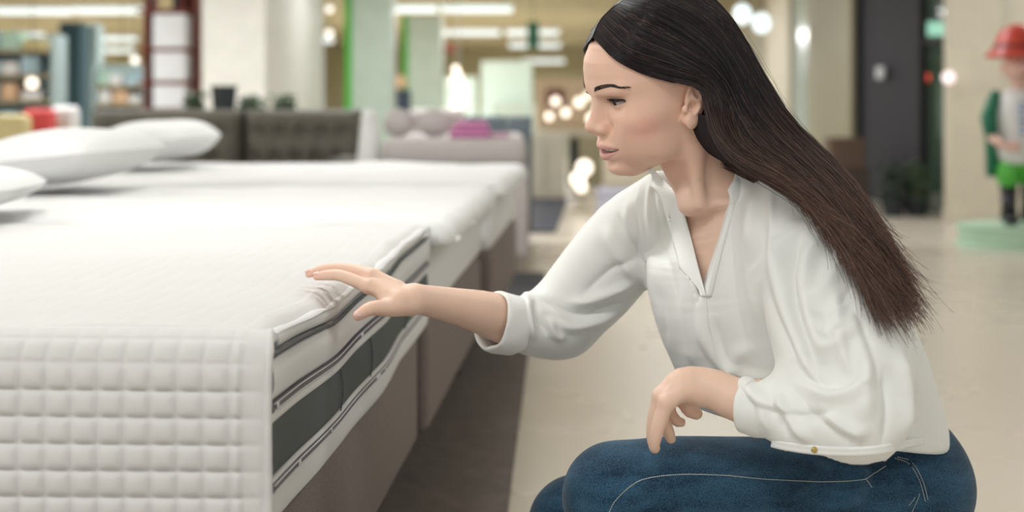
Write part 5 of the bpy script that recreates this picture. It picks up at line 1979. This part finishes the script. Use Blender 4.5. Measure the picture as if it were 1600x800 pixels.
    o = MB().box(X(614, 21), X(640, 21), 21, 21.3, 0, Z(140, 21), .03, 2).build('stool', M['dark_blue'], smooth=True); tag(o, 'dark blue display block at the foot of the far green edge', 'display')
    # pendant bulbs at left
    for (px, py, y, r, lab) in ((191, 118, 17.0, .052, 'round white pendant bulb right of the teal pillar'), (50, 130, 12.8, .050, 'round warm pendant bulb above the far left shelf'), (211, 94, 19., .05, 'round white pendant bulb next to the red-brown rack'),
                                (478, 14, 20., .05, 'leftmost of three small round ceiling spots beside the green edge'), (496, 14, 20.2, .05, 'middle of three small round ceiling spots beside the green edge'), (515, 14, 20.4, .05, 'rightmost of three small round ceiling spots beside the green edge'), (514, 52, 24., .06, 'small greenish round spot below the three ceiling spots')):
        c = P(px, py, y)
        t = thing('pendant_bulb', lab, 'lamp', (c[0], y, 0))
        MB().tube([(0, 0, c[2] + .03), (0, 0, 2.85)], .004, 6).build('cord', M['black'], t)
        MB().ball((0, 0, c[2]), r, sub=3).build('bulb', M['bulb_white'] if 'warm' not in lab else M['bulb_warm'], t, smooth=True)


def build_shopfronts():
    """the right-hand row of shops, receding: x about 3.55"""
    XR = 3.55
    def yy(px): return XR * CF / (px - 800.0)
    # panels between pixel columns on the plane
    segs = [(1340, 1272, M['gold_dark'], 'olive gold shopfront pillar, right of the pale glass', 'pillar', .25),
            (1272, 1242, M['glass_pale'], 'pale glowing glass pane between two gold pillars', 'window', .05),
            (1242, 1205, M['cream_light'], 'cream shopfront pillar in the middle of the right row', 'pillar', .25),
            (1205, 1168, M['gold_dark'], 'olive gold shopfront pillar left of the cream one', 'pillar', .2),
            (1168, 1120, M['gold'], 'sandy gold shopfront panel half hidden by the hair', 'panel', .05),
            (1120, 1060, M['cream'], 'cream shopfront panel hidden behind the head', 'panel', .05)]
    for (a, b_, m, lab, cat, d) in segs:
        y0, y1 = yy(a), yy(b_)
        t = thing('shopfront_' + cat, lab, cat, (XR, (y0 + y1) / 2, 0))
        h = (y1 - y0) / 2
        MB().box(-d * .3, .35, -h, h, .12, 2.5, .01, 1).build('face', m, t)
        MB().box(-d * .3 - .02, .36, -h, h, 0, .12, .004, 1).build('plinth', M['gold_dark'], t)
        MB().box(-d * .3 - .02, .36, -h, h, 2.5, 2.85, .004, 1).build('fascia', M['gold_dark'], t)
    # dark shop entrance
    y0, y1 = yy(1480), yy(1340)
    t = thing('shop_entrance', 'dark navy shop entrance between the gold pillars and the cream column', 'shopfront', (XR, (y0 + y1) / 2, 0))
    h = (y1 - y0) / 2
    ya, yb = yy(1440) - (y0 + y1) / 2, h
    MB().box(.02, .05, ya, yb, 0, 2.85, .004, 1).build('wall_panel', M['navy_wall'], t)
    MB().box(-.03, .03, ya - .03, ya + .03, 0, 2.85, .005, 1).build('door_frame', M['black'], t)
    MB().box(-.03, .06, yb - .10, yb, 0, 2.85, .005, 1).build('door_frame', M['black'], t)
    MB().box(.05, .07, -h, ya, 0, 2.6, .003, 1).build('glass_door', M['glass_green'], t)
    MB().box(.0, .08, -h, ya, 1.45, 1.50, .003, 1).build('rail', M['black'], t)
    MB().box(.25, 1.3, 2.1, 2.2, 0, 2.85, .005, 1).build('inner_wall', M['green_dark'], t)
    y = yy(1383)
    o = MB().box(XR - .06, XR - .03, y - .12, y + .12, Z(123, y), Z(104, y), .004, 1).build('wall_sign', M['sign_white']); tag(o, 'small white sign on the dark shop entrance', 'sign')
    # neon sign beyond the door
    y = 13.2
    o = MB().box(X(1440, y), X(1485, y), y, y + .04, Z(56, y), Z(34, y), .008, 2).build('neon_sign', M['neon']); tag(o, 'glowing mint green neon sign at the top of the glass door', 'sign')
    o = MB().box(X(1442, y), X(1478, y), y, y + .04, Z(140, y), Z(92, y), .02, 2).build('door_reflection', M['green_mid']); tag(o, 'dull green panel painted as reflected light under the neon sign', 'reflection')  # flat panel whose green imitates light reflected in the glass door
    o = MB().ball(P(1445, 121, 12.6), .045, sub=3).build('red_lamp', M['lamp_red'], smooth=True); tag(o, 'small red signal lamp left of the cream column', 'lamp')
    o = MB().ball(P(1482, 121, 11.3), .050, sub=3).box(X(1482, 11.3), X(1482, 11.3) + .04, 11.3, 11.42, Z(121, 11.3) - .015, Z(121, 11.3) + .015).build('pink_lamp', M['bulb_pink'], smooth=True); tag(o, 'small round pinkish white lamp on the cream column edge', 'lamp')
    # brown cartons and greenery at the foot of the entrance
    for (a, b_, ta, ba, y, m, lab) in ((1292, 1345, 215, 262, 13.4, 'carton_brown', 'upper brown carton stacked left of the dark entrance'), (1285, 1352, 262, 312, 13.4, 'carton_dark', 'lower dark brown carton under the other one')):
        z0 = Z(ba, y) if ba < 300 else 0
        o = MB().box(X(a, y), X(b_, y), y - .15, y + .15, z0 + (.002 if z0 else 0), Z(ta, y), .008, 1).build('carton', M[m]); tag(o, lab, 'carton')
    for (px, py, y, s, lab) in ((1396, 290, 11.9, .13, 'dark bushy plant on the floor before the entrance'), (1432, 285, 11.95, .10, 'green bushy plant on the floor beside the cream column')):
        c = P(px, py, y)
        t = thing('potted_plant', lab, 'plant', (c[0], y, 0))
        MB().lathe([(.08, 0), (.11, .14), (.10, .14)], seg=18).build('pot', M['black_pot'], t)
        rg = random.Random(px); mb = MB()
        for i in range(110):
            a = rg.uniform(0, 6.28); r = rg.uniform(0, s) ; hh = rg.uniform(.12, c[2] + .18)
            mb.ball((r * math.cos(a), r * math.sin(a), hh), .04, (rg.uniform(.4, 1), rg.uniform(.4, 1), rg.uniform(.3, .8)), 1)
        tag(mb.build('foliage', M['leaf_dark'] if px < 1420 else M['leaf'], t, smooth=True), kind='stuff')
    # cream column at the right
    y = 11.4
    t = thing('pillar', 'broad cream column behind the figure at the right edge', 'pillar', (X(1560, y), y, 0))
    cx = X(1560, y)
    MB().box(X(1482, y) - cx, X(1700, y) - cx, 0, .13, .0, 2.85, .01, 1).build('shaft', M['cream_light'], t)
    MB().box(X(1480, y) - cx, X(1702, y) - cx, -.015, .145, 0, .10, .004, 1).build('plinth', M['cream_light'], t)
    MB().box(X(1565, y) - cx, X(1575, y) - cx, -.012, 0, .1, 2.85, .002, 1).build('groove_strip', M['cream'], t)
    # hanging spot lights behind the hair
    for (px, py, lab) in ((1160, 22, 'bright oval spotlight at the right of the hair, upper'), (1190, 36, 'bright oval spotlight at the right of the hair, lower')):
        y = 17.0
        c = P(px, py, y)
        t = thing('spotlight', lab, 'lamp', (c[0], y, c[2]))
        MB().ball((0, 0, 0), 1, (.10, .16, .12), 3).build('shade', M['bulb_cool'], t, smooth=True)
        MB().tube([(0, 0, .1), (0, 0, 2.85 - c[2])], .006, 6).build('rod', M['black'], t)


def build_statue():
    y = 9.35
    cx = X(1592, y)
    t = thing('pedestal', 'round mint green pedestal on the floor at the right edge', 'pedestal', (cx, y, 0))
    MB().lathe([(.40, 0), (.40, .012), (.385, .02), (.385, .12), (.40, .13), (.395, .137)], seg=56).build('drum', M['mint_soft'], t)
    zb = .138
    SC = 1.06
    f = thing('statue', 'painted figure in red hat, green jacket and green shorts on the mint pedestal', 'statue', (cx, y, zb))
    def q(px, py): return ((px - 1592) / CF * y, 0, Z(py, y) - zb)
    # boots, legs
    for s in (-1, 1):
        MB().tube([(s * .062, 0, .03), (s * .062, 0, .12), (s * .065, 0, .24)], [.055, .045, .055], 14).ball((s * .068, -.05, .035), 1, (.05, .085, .036), 3).build('boot', M['black_gloss'], f, smooth=True)
    MB().ball((-.066, 0, .32), 1, (.075, .085, .11), 3).ball((.066, 0, .32), 1, (.075, .085, .11), 3).ball((0, 0, .38), 1, (.125, .095, .07), 3).build('shorts', M['bright_green'], f, smooth=True)
    MB().lathe([(.11, .38), (.135, .45), (.14, .56), (.145, .70), (.12, .80), (.06, .84)], seg=28).build('shirt', M['white_cloth'], f, smooth=True)
    # jacket: two open fronts with a tail
    J = MB()
    for s in (-1, 1):
        pts = [(s * .135, .02, .83), (s * .165, .01, .70), (s * .160, .02, .52), (s * .155, .04, .30)]
        J.tube(pts, [.03, .045, .045, .035], 12)
    J.ball((0, .08, .56), 1, (.15, .06, .27), 3)
    J.build('jacket', M['deep_green'], f, smooth=True)
    # writing-like blue print on the shirt front
    pr = MB()
    for k in range(6):
        w = (.035, .045, .03, .05, .028, .04)[k]
        pr.box(-.03 - w / 2 + .0, -.03 + w / 2, -.150, -.135, .74 - k * .035, .755 - k * .035, .003, 1)
    pr.build('shirt_print', M['print_blue'], f)
    # arms with hands
    for s in (-1, 1):
        MB().tube([(s * .15, 0, .78), (s * .205, -.02, .66), (s * .195, -.06, .55)], [.045, .042, .036], 12).build('sleeve', M['deep_green'], f, smooth=True)
        MB().tube([(s * .195, -.06, .55), (s * .15, -.12, .50), (s * .10, -.15, .49)], [.030, .027, .022], 12).ball((s * .085, -.16, .49), .035, (1, .8, 1), 3).build('forearm', M['doll_skin'], f, smooth=True)
    MB().tube([(0, 0, .82), (0, 0, .90)], .045, 14).ball((0, -.005, .975), 1, (.095, .095, .105), 3).ball((0, -.10, .965), .020, sub=2).ball((-.097, 0, .97), .022, sub=2).ball((.097, 0, .97), .022, sub=2).build('head', M['doll_skin'], f, smooth=True)
    MB().ball((-.035, -.088, .995), .011, sub=2).ball((.035, -.088, .995), .011, sub=2).tube([(-.03, -.09, .925), (0, -.098, .918), (.03, -.09, .925)], .004, 6).build('face_paint', M['black'], f, smooth=True)
    MB().lathe([(.19, 1.035), (.205, 1.045), (.19, 1.06), (.15, 1.10), (.135, 1.16), (.10, 1.215), (.04, 1.24), (.001, 1.245)], seg=32).build('hat', M['hat_red'], f, smooth=True)
    f.scale = (SC, SC, SC)
    MB().lathe([(.153, 1.085), (.157, 1.10), (.151, 1.112)], seg=32).build('hat_band', M['black'], f, smooth=True)


def build_ceiling_lights():
    body = M['white_paint']
    def fixture(x0, x1, y, z, lab, group, lit, power=0, w=.24):
        cx = (x0 + x1) / 2; h = (x1 - x0) / 2
        t = thing('ceiling_light', lab, 'ceiling light', (cx, y, z), group=group)
        MB().box(-h, h, -w / 2, w / 2, .02, .075, .008, 1).build('housing', body, t)
        MB().box(-h + .015, h - .015, -w / 2 + .012, w / 2 - .012, -.055, .02, .01, 1).build('tube', lit, t)
        for s in (-.7, .7):
            MB().tube([(s * h, 0, .07), (s * h, 0, 2.85 - z)], .004, 6).build('hanger', M['steel_grey'], t)
        if power:
            a = area('light_panel', (0, 0, -.06), 2 * h, w, power, (.97, .985, 1.0))
            a.parent = t
    # rows in view
    v = [(24.0, -8, 108, 16, 'long white strip light at the upper left edge of the picture'), (24.0, 116, 232, 15, 'long white strip light, second from the upper left edge'),
         (24.0, 610, 684, 13, 'long white strip light over the green edged pillars, left half'), (24.0, 689, 802, 13, 'long white strip light over the green edged pillars, right half'),
         (31.0, 686, 782, 50, 'strip light of the second row, left of the green sign'), (31.0, 790, 826, 50, 'short strip light touching the green sign on its left'), (31.0, 842, 874, 50, 'short strip light touching the green sign on its right'),
         (41.0, 770, 812, 99, 'farthest strip light, lower left of the sign'), (41.0, 816, 882, 95, 'farthest strip light, lower right of the sign'), (36.0, 795, 876, 70, 'thin strip light of the third row below the sign'),
         (31.0, 22, 66, 54, 'strip light of the second row at far left'), (36.0, 28, 92, 70, 'strip light of the third row at far left'), (44.0, 54, 96, 104, 'strip light low down left of the teal pillar'),
         (44.0, 140, 180, 104, 'strip light low down right of the teal pillar'), (31.0, 150, 212, 60, 'strip light of the second row right of the teal pillar'), (36.0, 148, 208, 78, 'strip light of the third row right of the teal pillar'),
         (31.0, 490, 520, 62, 'dim greenish strip light beside the green edge')]
    for (y, a, b_, py, lab) in v:
        z = Z(py, y)
        fixture(X(a, y), X(b_, y), y, z, lab, None, M['tube_light'], 110, w=.5)
    # rows overhead, out of the frame, that light the beds and the woman
    for y in OVER_Y:
        for x in OVER_X:
            fixture(x - .75, x + .75, y, 2.62, 'white strip light of the rows overhead', 'strip lights overhead', M['tube_light'], OVER_P * (1.0 if y < 8 or 13 < y < 15 else 1.9) * (1.45 if x < 0 else .65), w=.30)


OVER_Y = (.1, 3.0, 6.2, 10.0, 14.0, 18.5)
OVER_X = (-6.4, -3.6, -.8, 2.0, 4.6)
OVER_P = 22.5


def build_materials():
    M['white_cloth'] = cloth_material('white_cotton', (.715, .71, .70), .8, 900, .10, .15)
    M['pillow'] = cloth_material('pillow_cotton', (.76, .76, .75), .8, 600, .08, .15)
    q = cloth_material('quilt_cotton', (.665, .65, .635), .85, 800, .25, .2)
    M['quilt'] = q
    M['divan'] = base_mat(); M['mesh'] = fabric_mesh_material(); M['tape'] = tape_material()
    M['label'] = mat('label_white', (.72, .70, .74), .5)
    M['piping'] = mat('piping_dark', (.045, .052, .055), .6)
    D = dict(black=(.012, .012, .014), rug=(.135, .108, .090), black_rug=(.03, .03, .034), navy=(.03, .032, .050), white_paint=(.74, .74, .72), cream=(.56, .52, .42),
             cream_light=(.62, .56, .44), mint=(.64, .76, .67), green=(.10, .55, .07), teal=(.035, .085, .11), pale_blue=(.42, .54, .55), lilac=(.50, .50, .60),
             pillar_white=(.74, .73, .67), redbrown=(.22, .055, .035), dark_blue=(.03, .045, .075), wood_pale=(.52, .42, .26), wood_dark=(.09, .06, .045),
             sofa=(.120, .108, .085), black_pot=(.02, .025, .028), leaf=(.07, .11, .06), leaf_dark=(.03, .045, .03), pinkgrey=(.50, .455, .44), pink=(.60, .22, .42), pink_pale=(.65, .40, .50),
             bluegrey=(.115, .145, .165), steel_grey=(.4, .4, .4), peach=(.72, .55, .38), gold_dark=(.34, .30, .19), gold=(.48, .42, .27), deep_green=(.01, .16, .085), mint_grey=(.38, .43, .36),
             navy_wall=(.016, .015, .026), green_mid=(.16, .26, .18), green_dark=(.05, .065, .05), carton_brown=(.16, .10, .07), carton_dark=(.09, .065, .05), mint_soft=(.42, .60, .44),
             bright_green=(.08, .42, .05), black_gloss=(.01, .01, .014), print_blue=(.12, .25, .55), doll_skin=(.75, .48, .40), hat_red=(.60, .07, .05),
             box_bright=(.84, .86, .90), box_white=(.74, .74, .73), box_orange=(.68, .45, .28), box_blue=(.40, .55, .62), box_red=(.62, .07, .07), box_yellow=(.62, .52, .26), box_mint=(.42, .60, .50), sign_white=(.65, .66, .68))
    rough = dict(black_gloss=.25, hat_red=.35, doll_skin=.45, bright_green=.4, deep_green=.4, cream=.45, cream_light=.5, gold_dark=.5, navy_wall=.75, pillar_white=.5, mint=.4)
    for k, c in D.items():
        M[k] = mat(k, c, rough.get(k, .7), noise=.10 if k not in ('rug', 'black_rug') else .55, nscale=26 if 'rug' in k else 8, bump=.5 if 'rug' in k else 0, bscale=500)
    def em(name, c, s, base=(.8, .8, .8)):
        M[name] = mat(name, base, .4, emit=c, estr=s, noise=.01)
    em('tube_light', (.86, .98, .97), 1.15, (.3, .3, .3))
    em('bulb_warm', (1.0, .86, .68), 2.2, (.4, .4, .4))
    em('bulb_white', (1.0, .95, .86), 1.6, (.4, .4, .4))
    em('bulb_cool', (.84, .97, .98), 1.5, (.3, .3, .3))
    em('bulb_pink', (1.0, .82, .80), 1.3, (.3, .3, .3))
    em('lamp_red', (1.0, .10, .06), 2.0, (.6, .05, .05))
    em('neon', (.50, 1.0, .75), 1.3, (.3, .4, .35))
    em('glass_pale_dummy', (1, 1, 1), 0)
    m, nt, b = new_mat('glass_pale'); b.inputs['Base Color'].default_value = (.50, .58, .55, 1); b.inputs['Roughness'].default_value = .15; M['glass_pale'] = m
    m, nt, b = new_mat('glass_green'); b.inputs['Base Color'].default_value = (.10, .17, .12, 1); b.inputs['Roughness'].default_value = .08
    b.inputs['Alpha'].default_value = .3; M['glass_green'] = m
# ------------------------------------------------------------------ build everything
build_materials()
build_setting()
build_ceiling_lights()
build_first_bed()
build_other_beds()
build_rugs()
build_background()
build_shopfronts()
build_statue()
who, base_, bt_, blt_ = build_person()
build_hair(who, base_, bt_, blt_)
